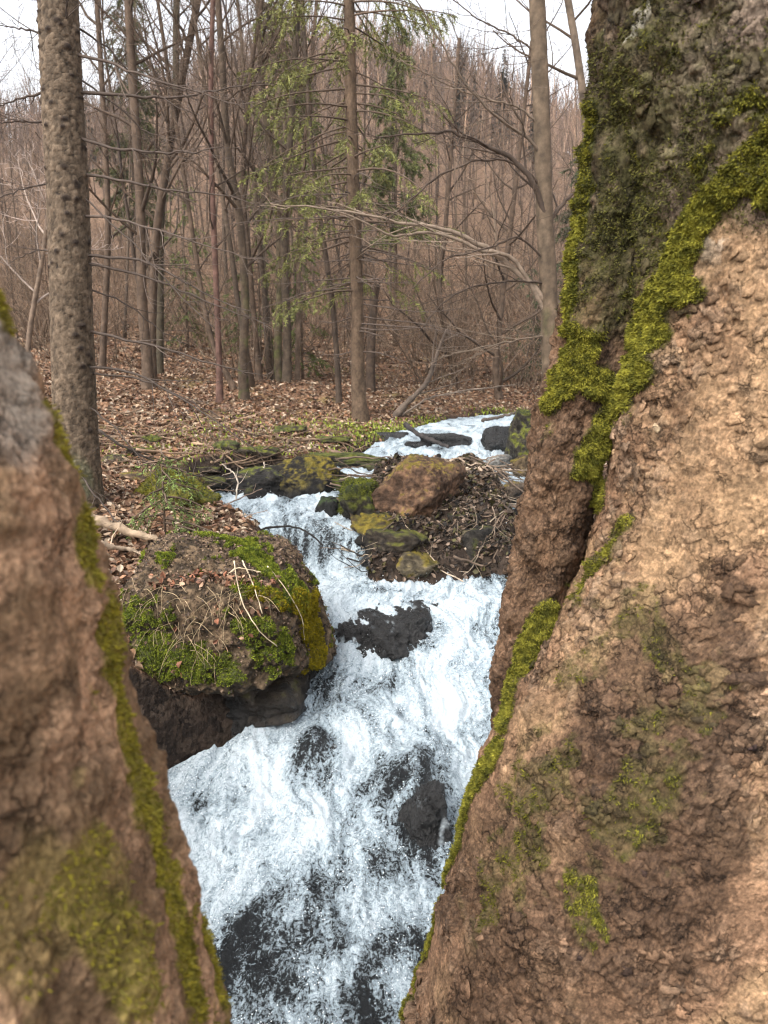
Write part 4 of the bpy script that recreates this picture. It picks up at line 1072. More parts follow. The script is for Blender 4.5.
# -- the spruce with a knotty trunk and dead branches
def left_spruce():
    Y = 4.9
    path = [P(79, 520, Y), P(76, 440, Y), P(72, 330, Y), P(68, 200, Y), P(62, 90, Y), P(58, 0, Y)]
    path[0][2] = gz(path[0][0], Y) - .1
    d = path[-1] - path[-2]; d /= np.linalg.norm(d)
    for k in range(4): path.append(path[-1] + d * .9)
    path = np.array(path)
    root = empty('spruce_tree', path[0]); tag(root, 'straight knotty spruce trunk with dead side branches, beside the blurred close trunk', 'tree')
    g = Geo(); r = np.random.default_rng(41)
    m, sides = 900, 90
    P_ = catmull(path, m); t = np.linspace(0, 1, m); z = P_[:, 2]
    rad = (.132 - .042 * t) * (1 + .35 * np.exp(-(z - z[0]) / .3))
    th = np.arange(sides) * 2 * math.pi / sides
    D = np.stack([np.cos(th), np.sin(th), 0 * th], -1)[None] + np.zeros((m, 1, 1))
    V = P_[:, None] + rad[:, None, None] * D
    F1, F2, cid = worley(V * np.array([30, 30, 26.]), 43); n = fbm(V * np.array([34, 34, 20.]), 4, 44)
    h = .004 * sm(.0, .25, F2 - F1) + .003 * (cid - .5) + .004 * n
    c = np.array([.112, .082, .056]) * (1 + .55 * n + .45 * (cid - .5) - .35 * (1 - sm(0, .12, F2 - F1)))[..., None]
    kn = []
    for k in range(70):
        zz = r.uniform(z[0] + .3, z[0] + 4.3); a = r.uniform(R(180), R(360)); i = int(np.argmin(np.abs(z - zz)))
        kp = P_[i] + rad[i] * np.array([math.cos(a), math.sin(a), 0]); kn.append((i, a, kp))
        d2 = ((V - kp) ** 2 * np.array([1, 1, 1.6])).sum(-1); s = r.uniform(.013, .022)
        e = np.exp(-d2 / s ** 2); h = h + .012 * e; c = mix(c, np.array([.030, .021, .016]), np.clip(e * 1.5, 0, 1))
    gm = sm(.1, .5, fbm(V * np.array([4, 4, 2.]), 3, 47)) * sm(1.9, 1.2, V[..., 2]); c = mix(c, np.array([.12, .13, .075]), gm * .5)
    V = V + D * h[..., None]
    o = path[0]
    g.add(V.reshape(-1, 3) - o, grid_faces(m, sides, True), None, np.clip(c, .012, .5).reshape(-1, 3))
    make('trunk', g, M['spruce_bark'], root)
    dark = np.array([.06, .045, .036])
    specs = [  # pixel polylines of the dead branches that show
        ([(85, 52), (110, 62), (150, 78), (200, 92), (245, 108)], 4.6, .010), ([(84, 92), (125, 95), (170, 98), (215, 90), (262, 82)], 4.9, .012),
        ([(82, 134), (115, 148), (155, 153), (192, 152), (225, 145)], 4.5, .011), ([(84, 173), (120, 180), (170, 190), (215, 194), (260, 205)], 4.7, .010),
        ([(86, 216), (120, 220), (165, 232), (215, 248), (262, 262)], 4.5, .010), ([(90, 255), (125, 258), (160, 268), (200, 292), (250, 312)], 4.6, .010),
        ([(90, 262), (130, 272), (175, 288), (222, 308), (270, 325)], 4.8, .009), ([(92, 328), (130, 340), (175, 352), (222, 366), (262, 375)], 4.6, .010),
        ([(94, 366), (130, 372), (175, 395), (215, 420), (262, 455)], 4.2, .009), ([(95, 372), (140, 380), (180, 396), (222, 418)], 4.7, .007),
        ([(96, 400), (112, 425), (138, 455), (160, 470)], 4.4, .006), ([(40, 92), (22, 98), (-5, 108)], 5.0, .010), ([(46, 122), (25, 122), (-8, 122)], 4.8, .009),
        ([(45, 36), (28, 30), (0, 25)], 5.1, .009), ([(80, 70), (120, 108), (150, 140), (172, 160)], 5.1, .006), ([(88, 190), (130, 240), (170, 285), (215, 330)], 4.5, .006),
        ([(62, 34), (66, 14), (68, -12)], 4.7, .008), ([(85, 20), (105, 45), (140, 80), (190, 90)], 5.2, .007), ([(90, 285), (120, 300), (160, 330), (190, 345)], 5.1, .006),
        ([(50, 180), (20, 190), (-10, 200)], 5.1, .006), ([(56, 255), (40, 250), (10, 262)], 5.1, .006), ([(72, 452), (84, 480), (110, 512), (125, 530)], 4.3, .009)]
    for q, (pl, Yb, rb) in enumerate(specs):
        pts = [P(a, b, Y + (Yb - Y) * k / (len(pl) - 1)) for k, (a, b) in enumerate(pl)]
        # root the branch inside the trunk
        i = int(np.argmin(np.abs(z - pts[0][2]))); pts[0] = P_[i] * .75 + pts[0] * .25
        pts = catmull(pts, 18); pts[2:] += r.normal(0, .004, pts[2:].shape)
        gb = Geo(); rr = np.linspace(rb, .0022, 18); cc = dark * r.uniform(.8, 1.5)
        tube(gb, pts - o, rr, 6, cc)
        grow(gb, pts - o, rr, r, 9, .42, 1, [cc * 1.1, cc * 1.3, cc * 1.4], .0016, .25, (5, 4, 3), -.01, (7, 3), (25, 65), .12)
        make('branch', gb, M['wood'], root)
left_spruce()

# -- the conifer in the middle with thin green boughs
def center_conifer():
    b = ground_hit(361, 420); Y = b[1]
    path = pix_path([(361, 421), (358, 380), (357, 300), (354, 200), (351, 100), (349, 0)], Y, 11.0)
    path[0][2] = gz(path[0][0], Y) - .1
    o = path[0].copy(); root = empty('conifer_tree', o); tag(root, 'tall thin conifer with sparse green boughs in the middle of the view', 'tree')
    g = Geo(); k = Y / 768; P_, rad = fluted_trunk(g, path - o, 7.0 * k, 3.0 * k, 24, (.165, .12, .088), 51, 1.5, rough=.08)
    make('trunk', g, M['spruce_bark'], root)
    r = np.random.default_rng(52); gw, gn, gd = Geo(), Geo(), Geo()
    # green boughs
    z0 = P(350, 290, Y)[2] - o[2]; z1 = P(350, -60, Y)[2] - o[2]
    for q in range(84):
        z = z0 + (z1 - z0) * (q / 84) ** .9; i = int(np.argmin(np.abs(P_[:, 2] - z)))
        az = r.uniform(0, 6.28); L = r.uniform(.8, 1.55) 
        if az > 3.14 and az < 6.28 and q < 25 and r.random() < .4: continue
        fir_limb(gw, gn, P_[i], az, L, r, r.uniform(.2, .55), (.17, .175, .05), bare=r.uniform(.32, .58), tw=.36, nl=.045, wid=.010, step=.06)
    # bare dead limbs lower down
    for q in range(46):
        z = r.uniform(.9, z0 + 1.4); i = int(np.argmin(np.abs(P_[:, 2] - z))); az = r.uniform(0, 6.28)
        pts, _ = wander(P_[i], (math.cos(az), math.sin(az), -.06), r.uniform(.5, 1.7), 7, .07, -.012, r)
        rr = np.linspace(.009, .003, 8); cc = np.array([.10, .075, .06]); tube(gd, pts, rr, 4, cc, cap=False)
        grow(gd, pts, rr, r, 8, .4, 2, [cc * 1.3], .002, .2, (4, 3, 3), -.01, (), (30, 70))
    make('branches', gd, M['wood'], root); make('boughs', gw, M['wood'], root)
    make('needles', gn, M['needle'], root, smooth=False)
    for rb, l in ((2, None),):
        pass
    return Y
CY = center_conifer()

def pix_tree(label, pl, Y, w0, w1, seed, top=8, nb=14, col=(.145, .105, .08), Lf=2.2, start=.3, ang=(30, 65), name='bare_tree', group=None, minr=.0025, nsub=(7, 4), bcols=BR, trop=.06, moss=0., flare=1.5, sides=16):
    path = pix_path(pl, Y, top); path[0][2] = gz(path[0][0], Y) - .08
    o = path[0].copy(); root = empty(name, o); tag(root, label, 'tree', group)
    g = Geo(); k = Y / 768
    def ex(V, c, z):
        if not moss: return c
        m_ = sm(.0, .4, fbm(V * 6, 3, seed + 9) + moss - .5) * sm(2.2, .2, z - z[0])[:, None]
        return mix(c, np.array([.09, .10, .03]), m_ * .8)
    P_, rad = fluted_trunk(g, path - o, w0 * k * .36, w1 * k * .34, sides, col, seed, flare, extra=ex)
    make('trunk', g, M['wood'], root)
    r_ = np.random.default_rng(seed); c = Geo()
    idx = np.linspace(0, len(P_) - 1, 30).astype(int)
    grow(c, P_[idx], rad[idx], r_, nb, Lf, 0, bcols, minr, start, (6, 4, 3), trop, nsub, ang)
    make('crown', c, M['wood'], root)
    return root, P_, rad, o

GY = lambda px, py: float(ground_hit(px, py)[1])
pix_tree('dark double-looking trunk rising left of the thin reddish stem', [(148, 410), (147, 360), (142, 300), (140, 200), (134, 100), (128, 0)], 11.2, 15, 8, 801, nb=16)
pix_tree('trunk that kinks and leans to the right higher up', [(152, 400), (152, 330), (156, 240), (166, 170), (180, 90), (196, 10)], 11.8, 12, 8, 802, nb=16)
pix_tree('dead snapped trunk with dark bark behind the kinked trunk', [(158, 398), (160, 330), (160, 250), (163, 190), (175, 110), (176, 40)], 12.6, 11, 8, 803, col=(.10, .085, .06), nb=12)
pix_tree('thin straight reddish stem on the leafy bank', [(220, 416), (219, 360), (216, 280), (212, 180), (211, 80), (213, 0)], 10.4, 9, 5, 804, col=(.17, .10, .085), nb=14, Lf=1.4)
pix_tree('slim trunk whose foot hooks over a dark hollow', [(246, 414), (243, 370), (245, 300), (240, 220), (228, 150), (222, 60)], 10.8, 13, 6, 805, col=(.12, .09, .068), nb=16, moss=.5)
pix_tree('bent stem crossing low behind the reddish stem', [(240, 410), (232, 385), (215, 350), (203, 300), (192, 230), (180, 150)], 11.6, 8, 4, 806, nb=12, Lf=1.6)
pix_tree('pair-like stem beside the hooked trunk, slightly bent', [(262, 405), (256, 340), (250, 270), (243, 180), (250, 80), (262, 0)], 12.4, 8, 5, 807, nb=14)
pix_tree('green-stained trunk on the left of the tight clump', [(279, 406), (278, 340), (280, 260), (272, 170), (262, 80), (258, 0)], 12.6, 11, 6, 808, col=(.15, .12, .085), nb=14, moss=.6)
pix_tree('dark middle trunk of the tight clump', [(287, 407), (287, 330), (284, 240), (290, 140), (296, 40)], 12.2, 12, 6, 809, col=(.11, .085, .065), nb=14)
pix_tree('pale thin stem on the right of the tight clump', [(297, 407), (298, 330), (299, 240), (305, 140), (315, 20)], 12.4, 7, 4, 810, col=(.24, .18, .14), nb=12)
pix_tree('slender dark stem leaning towards the conifer', [(340, 416), (337, 360), (332, 300), (322, 230), (312, 150), (306, 60)], 10.6, 8, 4, 811, col=(.10, .075, .06), nb=14, Lf=1.4)
pix_tree('short dark broken trunk right behind the middle conifer', [(370, 412), (371, 350), (374, 300), (377, 285)], 12.4, 12, 11, 812, top=0, col=(.11, .08, .062), nb=5, Lf=1.2, start=.5)
pix_tree('leaning bare trunk past the left spruce near the skyline', [(100, 412), (104, 330), (108, 230), (104, 120), (98, 20)], 13.0, 9, 6, 813, nb=14)
pix_tree('pale thin stem seen between blurred trunk and spruce', [(24, 400), (30, 330), (42, 260), (50, 200)], 9.0, 8, 4, 814, top=4.5, col=(.26, .20, .16), nb=12, Lf=1.4, bcols=[(.3, .24, .2), (.34, .27, .23), (.36, .29, .25)])

# -- smooth straight tree on the right bank with long arching boughs
def arch_tree():
    Y = 7.2
    root, P_, rad, o = pix_tree('smooth grey-brown trunk with long arching boughs beside the huge tree', [(553, 440), (551, 380), (549, 300), (544, 200), (541, 100), (537, 0)], Y, 25, 18, 821, top=9, nb=8,
                                col=(.175, .135, .10), start=.62, Lf=2.0, moss=.2, flare=1.2, sides=28)
    r = np.random.default_rng(822); lt = np.array([.20, .15, .11]); dkc = np.array([.065, .046, .034])
    B = [([(549, 305), (528, 282), (500, 258), (470, 240), (440, 228), (400, 222), (340, 210), (270, 204)], 6.9, .030, lt), ([(549, 322), (515, 262), (480, 250), (432, 232), (398, 236), (362, 222), (320, 205)], 6.6, .020, lt),
         ([(548, 240), (540, 200), (520, 165), (490, 148), (455, 133), (420, 134), (372, 138)], 6.8, .028, dkc), ([(548, 190), (520, 165), (480, 160), (440, 176), (410, 200), (385, 222)], 6.6, .012, dkc),
         ([(552, 165), (530, 140), (498, 118), (470, 90), (445, 50), (410, -10)], 6.8, .014, lt * .7), ([(548, 262), (520, 238), (495, 246), (470, 252), (440, 262), (412, 290)], 6.4, .010, dkc),
         ([(548, 225), (575, 190), (600, 150)], 7.6, .02, dkc), ([(546, 130), (520, 108), (490, 100), (450, 85), (400, 60)], 7.0, .010, lt * .7), ([(550, 285), (500, 282), (455, 295), (420, 330)], 6.5, .009, dkc),
         ([(552, 335), (530, 338), (490, 345), (440, 358)], 7.0, .008, lt * .8), ([(549, 312), (600, 262), (640, 240)], 7.6, .022, lt * .8), ([(540, 60), (520, 40), (480, 20), (440, -10)], 7.2, .009, dkc)]
    for pl, Yb, rb, cc in B:
        pts = [P(a, b, Y + (Yb - Y) * k / (len(pl) - 1)) - o for k, (a, b) in enumerate(pl)]
        i = int(np.argmin(np.abs(P_[:, 2] - pts[0][2]))); pts[0] = P_[i].copy()
        pts = catmull(pts, 26); pts[3:] += r.normal(0, .006, pts[3:].shape)
        g = Geo(); rr = np.linspace(rb * 1.1, .0045, 26); tube(g, pts, rr, 8, cc * r.uniform(.85, 1.2))
        grow(g, pts, rr, r, 10, .95, 1, [cc, cc * 1.1, cc * 1.2, cc * 1.2], .0026, .15, (5, 4, 3), .03, (6, 3), (25, 60), .12)
        make('bough', g, M['wood'], root)
arch_tree()
pix_tree('thin pale stem between the smooth trunk and the huge tree', [(588, 430), (588, 250), (586, 130), (578, 60), (568, 0)], 8.6, 11, 8, 825, top=8, nb=12, col=(.22, .175, .14), Lf=1.6)
pix_tree('low multi-stemmed bush tree overhanging the far stream bend', [(500, 405), (496, 370), (500, 320), (508, 250)], 12.5, 9, 5, 826, top=6.5, nb=20, Lf=2.2, start=.05, ang=(40, 80))
pix_tree('crooked bare tree in front of the brown slope', [(455, 402), (452, 350), (440, 300), (446, 220)], 14.5, 8, 4, 827, top=7.0, nb=18, Lf=1.9, start=.05)

# fallen leaning branches
def stick(label, pts, r0, r1, col, seed, group=None, name='stick', cat='stick', twigs=0, n=22, jit=.004, tl=.2, mat=None):
    r_ = np.random.default_rng(seed); pts = catmull(pts, n); pts[1:-1] += r_.normal(0, jit, (n - 2, 3))
    o = pts[0].copy(); g = Geo(); rr = np.linspace(r0, r1, n) * (1 + .12 * r_.normal(0, 1, n))
    tube(g, pts - o, rr, 8, np.array(col) * (1 + .2 * r_.normal(0, 1, (n, 1))).clip(.4, 1.8))
    if twigs: grow(g, pts - o, rr, r_, twigs, tl, 2, [np.array(col) * 1.15], .0014, .2, (4, 3, 3), .0, (), (30, 70))
    ob = make(name, g, mat or M['wood']); ob.location = [float(t) for t in o]; tag(ob, label, cat, group); return ob

b = ground_hit(398, 418)
stick('dark fallen branch propped up diagonally right of the middle conifer', [P(392, 419, b[1]), P(412, 398, b[1]), P(428, 380, b[1] - .1), P(438, 350, b[1] - .2), P(446, 330, b[1] - .2)], .045, .012, (.10, .075, .058), 831, name='fallen_branch', cat='branch', twigs=12, tl=.7)
stick('thin bowed branch touching the leafy bank near the stream bend', [P(402, 416, b[1]), P(430, 398, b[1]), P(470, 390, b[1]), P(515, 385, b[1] - .2)], .014, .006, (.15, .115, .09), 832, name='fallen_branch', cat='branch', twigs=10, tl=.5)
stick('long pale branch slanting from the spruce foot behind the boulder', [P(86, 515, 4.2), P(120, 528, 4.2), P(160, 541, 4.2), P(195, 556, 4.15)], .030, .010, (.34, .25, .17), 833, name='fallen_branch', cat='branch', twigs=5, jit=.006)
stick('shorter pale branch under the long pale branch', [P(100, 545, 4.0), P(130, 550, 4.1), P(158, 560, 4.1)], .017, .008, (.32, .24, .17), 834, name='fallen_branch', cat='branch', twigs=4)
stick('curved black stick caught in the pool below the debris pile', [P(257, 530, 5.05), P(275, 527, 5.05), P(295, 527, 5.0), P(310, 534, 4.95), P(323, 545, 4.9)], .008, .006, (.02, .017, .015), 835, jit=.002)
stick('forked white twig standing upright above the pool', [P(236, 505, 6.1), P(237, 490, 6.1), P(237, 478, 6.15), P(230, 470, 6.2), P(222, 464, 6.2)], .007, .004, (.48, .40, .32), 836, twigs=4)
stick('bleached thin stick upright on the black ledge', [P(262, 492, 6.4), P(263, 475, 6.4), P(264, 462, 6.5)], .006, .004, (.45, .37, .3), 837, twigs=2)
stick('dark log lying across the leaves behind the ledge', [P(282, 452, 7.6), P(305, 449, 7.6), P(345, 454, 7.5)], .035, .018, (.13, .085, .06), 838, name='log', cat='log', twigs=3)
stick('thick dark driftwood pole leaning into the upper riffle', [P(406, 425, 8.6), P(418, 434, 8.2), P(432, 440, 8.0), P(448, 447, 7.7)], .030, .018, (.035, .03, .028), 839, name='log', cat='log', twigs=2)
stick('slim dark driftwood crossing the riffle near its top', [P(482, 420, 9.5), P(500, 417, 9.3), P(520, 411, 9.2)], .022, .014, (.07, .055, .045), 840, name='log', cat='log')
stick('dark dead bough hanging low across the left bank', [P(98, 430, 5.3), P(140, 455, 5.3), P(180, 470, 5.5), P(230, 485, 5.8)], .010, .004, (.07, .055, .045), 841, name='fallen_branch', cat='branch', twigs=10, tl=.35)

# sticks of the debris pile: one by one
r = np.random.default_rng(850)
lab = {'a': 'thin grey-brown stick tangled in the debris pile', 'p': 'bleached straw-pale stick lying over the debris pile', 'd': 'black waterlogged stick jammed low in the debris pile'}
for q in range(170):
    px, py = r.uniform(350, 528), r.uniform(462, 572)
    if 392 < px < 445 and 470 < py < 522: continue
    Yq = np.interp(py, [460, 480, 530, 575], [6.8, 6.1, 5.35, 4.95]) + r.uniform(-.12, .06); c = P(px, py, Yq)
    L = r.uniform(.18, .6); a = r.normal(0, .5); tl = r.normal(-.12, .3)
    d = np.array([math.cos(a), math.sin(a) * .6, tl]) * (1 if r.random() < .5 else -1)
    pts, _ = wander(c - d * L / 2, d, L, 4, .12, -.01, r); pts[:, 2] += .02
    for k in range(5):
        gzk = max(gz(pts[k][0], pts[k][1]), float(zwater(np.array([pts[k][0]]), np.array([pts[k][1]]))[0])) + .01
        if pts[k][2] < gzk: pts[k][2] = gzk
    u = r.random(); kd, cc = ('p', (.33, .26, .19)) if u < .10 else (('d', (.022, .018, .015)) if u < .55 and py > 505 else ('a', (.11, .078, .056)))
    stick(lab[kd], pts, r.uniform(.0025, .010), .002, np.array(cc) * r.uniform(.7, 1.3), 900 + q, {'a': 'grey-brown sticks of the debris pile', 'p': 'pale sticks of the debris pile', 'd': 'black sticks of the debris pile'}[kd], twigs=int(r.integers(0, 5)), n=12)
for q in range(30):
    px, py = r.uniform(425, 525), r.uniform(458, 496); Yq = float(np.interp(py, [458, 500], [6.9, 5.9])); c = P(px, py, Yq); L = r.uniform(.25, .8); a = r.normal(0, .35)
    d = np.array([math.cos(a), math.sin(a), r.normal(-.05, .12)]); pts, _ = wander(c - d * L / 2, d, L, 4, .08, 0, r)
    pts[:, 2] = np.maximum(pts[:, 2], np.maximum(terrain(pts[:, 0], pts[:, 1]), zwater(pts[:, 0], pts[:, 1])) + .03)
    stick('driftwood stick laid flat above the brown boulder of the debris pile', pts, r.uniform(.006, .014), .003, np.array([.24, .18, .13]) * r.uniform(.35, 1.7), 1600 + q, 'driftwood above the brown boulder', twigs=2, n=12)
# hanging pale roots on the right of the pile
for q in range(12):
    px, py = r.uniform(455, 500), r.uniform(505, 540); Yq = 5.12 + r.uniform(-.1, .1)
    pl = [P(px, py, Yq), P(px + r.uniform(-8, 8), py + 16, Yq - .05), P(px + r.uniform(-16, 10), py + r.uniform(26, 44), Yq - .08)]
    stick('thin pale root trailing down the right side of the debris pile', pl, .0035, .0015, np.array([.20, .15, .11]) * r.uniform(.6, 1.2), 1100 + q, 'roots trailing from the debris pile', name='root', cat='root', twigs=3, n=10)
for q in range(60):
    h_ = ground_hit(r.uniform(105, 350), r.uniform(412, 470)); L = r.uniform(.25, 1.1); a = r.normal(0, .6); d = np.array([math.cos(a), math.sin(a), r.normal(0, .12)])
    pts, _ = wander(h_ - d * L / 2, d, L, 4, .1, 0, r); pts[:, 2] = np.maximum(pts[:, 2], terrain(pts[:, 0], pts[:, 1]) + .02)
    stick('fallen twig lying on the leaf-covered bank', pts, r.uniform(.005, .014), .003, np.array([.12, .08, .052]) * r.uniform(.4, 2.2), 1500 + q, 'fallen twigs on the leafy bank', twigs=3, n=10)
# brushwood on the left bank
for q in range(46):
    px, py = r.uniform(96, 172), r.uniform(535, 610) if q < 22 else r.uniform(470, 520)
    if q >= 22: px = r.uniform(110, 235)
    Yq = np.interp(py, [465, 520, 610], [6.9, 5.2, 3.6]); c = P(px, py, Yq)
    L = r.uniform(.2, .6); a = r.uniform(-.7, .9); d = np.array([math.cos(a), -.4 * r.random(), -math.sin(a) * .8])
    pts, _ = wander(c - d * L / 2, d, L, 4, .1, -.01, r)
    stick('thin dry stick in the brushwood around the boulder and bank', pts, r.uniform(.003, .008), .002, np.array([.19, .135, .10]) * r.uniform(.5, 1.8), 1200 + q, 'dry sticks on the leafy bank', twigs=4, n=12)

# ------------------------------------------------------------------ leaf litter
PAL = np.array([[.34, .225, .14], [.22, .125, .07], [.30, .155, .085], [.16, .085, .05], [.38, .27, .18], [.46, .36, .26], [.20, .105, .065], [.11, .062, .038]])
def leaves(pos, nrm, size, r, pal=PAL, flat=.35):
    n = len(pos); nn = nrm + r.normal(0, flat, (n, 3)); nn /= np.linalg.norm(nn, axis=1, keepdims=True)
    a = np.cross(nn, r.normal(0, 1, (n, 3))); a /= np.linalg.norm(a, axis=1, keepdims=True); b = np.cross(nn, a)
    L = (size * r.uniform(.6, 1.3, n))[:, None]; W = L * r.uniform(.45, .75, (n, 1)); cu = r.uniform(-.1, .45, (n, 1))
    p = pos + nn * .004
    pts = [p - a * L * .5, p - a * L * .15 + b * W * .5 + nn * L * cu, p + a * L * .22 + b * W * .42 + nn * L * cu, p + a * L * .5 + nn * L * cu * r.uniform(-1, 1, (n, 1)),
           p + a * L * .22 - b * W * .42 + nn * L * cu, p - a * L * .15 - b * W * .5 + nn * L * cu, p]
    V = np.stack(pts, 1).reshape(-1, 3); o = np.arange(n)[:, None] * 7
    T = np.concatenate([o + np.array([[0, 6, 1]]), o + np.array([[1, 6, 2]]), o + np.array([[2, 6, 3]]), o + np.array([[3, 6, 4]]), o + np.array([[4, 6, 5]]), o + np.array([[5, 6, 0]])])
    c = pal[r.integers(len(pal), size=n)] * r.uniform(.35, 1.1, (n, 1))
    return V, T, np.repeat(c, 7, 0)

def litter():
    r_ = np.random.default_rng(60); g = Geo()
    def patch(n, y0, y1, pw, size, px0=-40, px1=800, seed=0):
        ys = y0 + (y1 - y0) * r_.random(n) ** pw; pxs = r_.uniform(px0, px1, n); xs = (pxs - 384) / 768 * (ys + .2)
        Lx, Rx = edges(xs, ys); d = np.maximum(Lx - xs, xs - Rx)
        md = np.sqrt(((xs - .42) / .58) ** 2 + ((ys - 6.05) / .85) ** 2)
        k = ((d > .22 + .3 * r_.random(n) ** 2) | (md < .75) & (r_.random(n) < .35)); xs, ys = xs[k], ys[k]
        z = terrain(xs, ys); e = .03
        nx = -(terrain(xs + e, ys) - z) / e; ny = -(terrain(xs, ys + e) - z) / e
        N_ = np.stack([nx, ny, np.ones_like(nx)], -1); N_ /= np.linalg.norm(N_, axis=1, keepdims=True)
        ok = N_[:, 2] > .66; xs, ys, z, N_ = xs[ok], ys[ok], z[ok], N_[ok]
        V, T, c = leaves(np.stack([xs, ys, z + r_.uniform(0, .02, len(z))], -1), N_, size, r_)
        g.add(V, None, T, c)
    patch(34000, 2.5, 8, 1, .046, -60, 700); patch(40000, 8, 15, 1, .056); patch(22000, 15, 34, 1.3, .09)
    o = make('leaf_litter', g, M['leaf'], smooth=False); tag(o, 'brown dead leaves strewn thickly over the banks and wood floor', 'leaves', kind='stuff')
    # rotting leaves, bark chips and needles caught in the debris pile
    n = 9000; xs = r_.uniform(-.35, 1.2, n); ys = r_.uniform(4.78, 7.0, n); z = terrain(xs, ys); k = z > zwater(xs, ys) + .03; xs, ys, z = xs[k], ys[k], z[k]; e = .02
    N_ = np.stack([-(terrain(xs + e, ys) - z) / e, -(terrain(xs, ys + e) - z) / e, np.ones_like(z)], -1); N_ /= np.linalg.norm(N_, axis=1, keepdims=True)
    V, T, c = leaves(np.stack([xs, ys, z + r_.uniform(0, .03, len(z))], -1), N_, .038, r_, np.array([[.05, .035, .025], [.10, .065, .042], [.025, .02, .016], [.20, .14, .10], [.07, .06, .02]]), .8)
    o = make('debris', (V, np.zeros((0, 4), int), T, c), M['leaf'], smooth=False); tag(o, 'dark rotting leaves and bark chips matted over the debris pile', 'debris', kind='stuff')
    # leaves lying on the boulder
    A_ = BA((275, 585), (235, 580), (200, 575), (160, 580)); mk = near_masks(BW, A_, .045, 61, .5) * (BN[:, 2] > .25)
    A2 = near_masks(BW, BA((250, 640), (180, 640), (270, 620), (230, 600)), .10, 62) * .12
    w = mk + A2; k = r_.choice(len(BW), 230, p=w / w.sum())
    k2 = r_.choice(len(BW), 5200, p=(BN[:, 2] > -.25) / (BN[:, 2] > -.25).sum())
    V2, T2, c2 = leaves(BW[k2] + BN[k2] * .006, BN[k2], .015, r_, np.array([[.10, .065, .045], [.16, .10, .07], [.05, .035, .025], [.26, .18, .12]]), .7)
    V, T, c = leaves(BW[k] + BN[k] * .012, BN[k], .030, r_, np.array([[.32, .14, .08], [.24, .11, .065], [.36, .22, .14], [.15, .08, .05], [.12, .07, .045]]), .8)
    o = make('leaf_litter', (np.concatenate([V, V2]), np.zeros((0, 4), int), np.concatenate([T, T2 + len(V)]), np.concatenate([c, c2])), M['leaf'], smooth=False); tag(o, 'reddish dead leaves heaped on top of the big boulder', 'leaves', kind='stuff')
    # low green plants and grass between the leaves
    g = Geo(); n = 9000
    for (px0, px1, py0, py1, k, s) in ((180, 345, 415, 462, 1900, .022), (325, 450, 424, 440, 3600, .024), (480, 545, 418, 438, 1600, .026), (100, 190, 430, 470, 300, .022)):
        pts = []
        for _ in range(150):
            a, b_ = r_.uniform(px0, px1), r_.uniform(py0, py1); h_ = ground_hit(a, b_, 4, 16); pts.append(h_)
        pts = np.array(pts); idx = r_.integers(150, size=k); q = pts[idx] + r_.normal(0, .12, (k, 3)); 
        Lx, Rx = edges(q[:, 0], q[:, 1]); dd = np.maximum(Lx - q[:, 0], q[:, 0] - Rx); q = q[dd > .02]; q[:, 2] = terrain(q[:, 0], q[:, 1]); k = len(q)
        d = r_.normal(0, .6, (k, 3)); d[:, 2] = 1; d /= np.linalg.norm(d, axis=1, keepdims=True); sd = np.cross(d, r_.normal(0, 1, (k, 3))); sd /= np.linalg.norm(sd, axis=1, keepdims=True)
        L = s * 1.7 * r_.uniform(.5, 1.4, (k, 1)); V = np.stack([q - sd * L * .1, q + sd * L * .1, q + sd * L * .16 + d * L * .6, q + d * L, q - sd * L * .16 + d * L * .6], 1).reshape(-1, 3)
        o_ = np.arange(k)[:, None] * 5; T = np.concatenate([o_ + np.array([[0, 1, 2]]), o_ + np.array([[0, 2, 4]]), o_ + np.array([[4, 2, 3]])])
        c = np.where(r_.random((k, 1)) < .7, np.array([[.20, .24, .03]]), np.array([[.14, .14, .05]])) * r_.uniform(.6, 1.5, (k, 1)); g.add(V, None, T, np.repeat(c, 5, 0))
    o = make('grass', g, M['grass'], smooth=False); tag(o, 'low green grass and ivy sprouting between leaves beside the stream', 'grass', kind='stuff')
litter()

# dry grass blades bowed over the boulder
def dry_grass():
    r_ = np.random.default_rng(64)
    for q, (l, lb) in enumerate((([(238, 562), (246, 600), (262, 632), (282, 648)], 'long straw grass blade bowed down the boulder, left of the pair'), ([(244, 560), (256, 585), (268, 612)], 'short straw grass blade on the boulder crown'),
            ([(268, 566), (290, 592), (304, 620), (308, 640)], 'long straw grass blade arching over the yellow flank'), ([(228, 575), (240, 568), (262, 570)], 'pale twig lying flat across the boulder top'))):
        pts = BA(*l) + np.array([0, -.03, .02]); pts[-1] += np.array([0, -.01, -.01])
        stick(lb, pts, .0035, .002, (.50, .40, .27), 65 + q, None, 'grass_blade', 'grass blade', n=16, jit=.001)
    g = Geo(); A_ = BA((170, 600), (190, 620), (225, 600), (150, 590), (205, 640), (160, 630), (240, 590))
    for q in range(90):
        p = A_[r_.integers(len(A_))] + r_.normal(0, .05, 3) * np.array([1.4, .3, .6]); p[1] -= .01; L = r_.uniform(.06, .2)
        pts, _ = wander(p, (r_.normal(0, .5), -.6, r_.uniform(-.4, .5)), L, 5, .15, -.22, r_); tube(g, pts, np.linspace(.0016, .0006, 6), 3, np.array([.36, .27, .16]) * r_.uniform(.5, 1.3), cap=False)
    o = make('dry_grass', g, M['grass']); tag(o, 'tangle of dry grass hanging down the boulder front', 'grass', kind='stuff')
dry_grass()

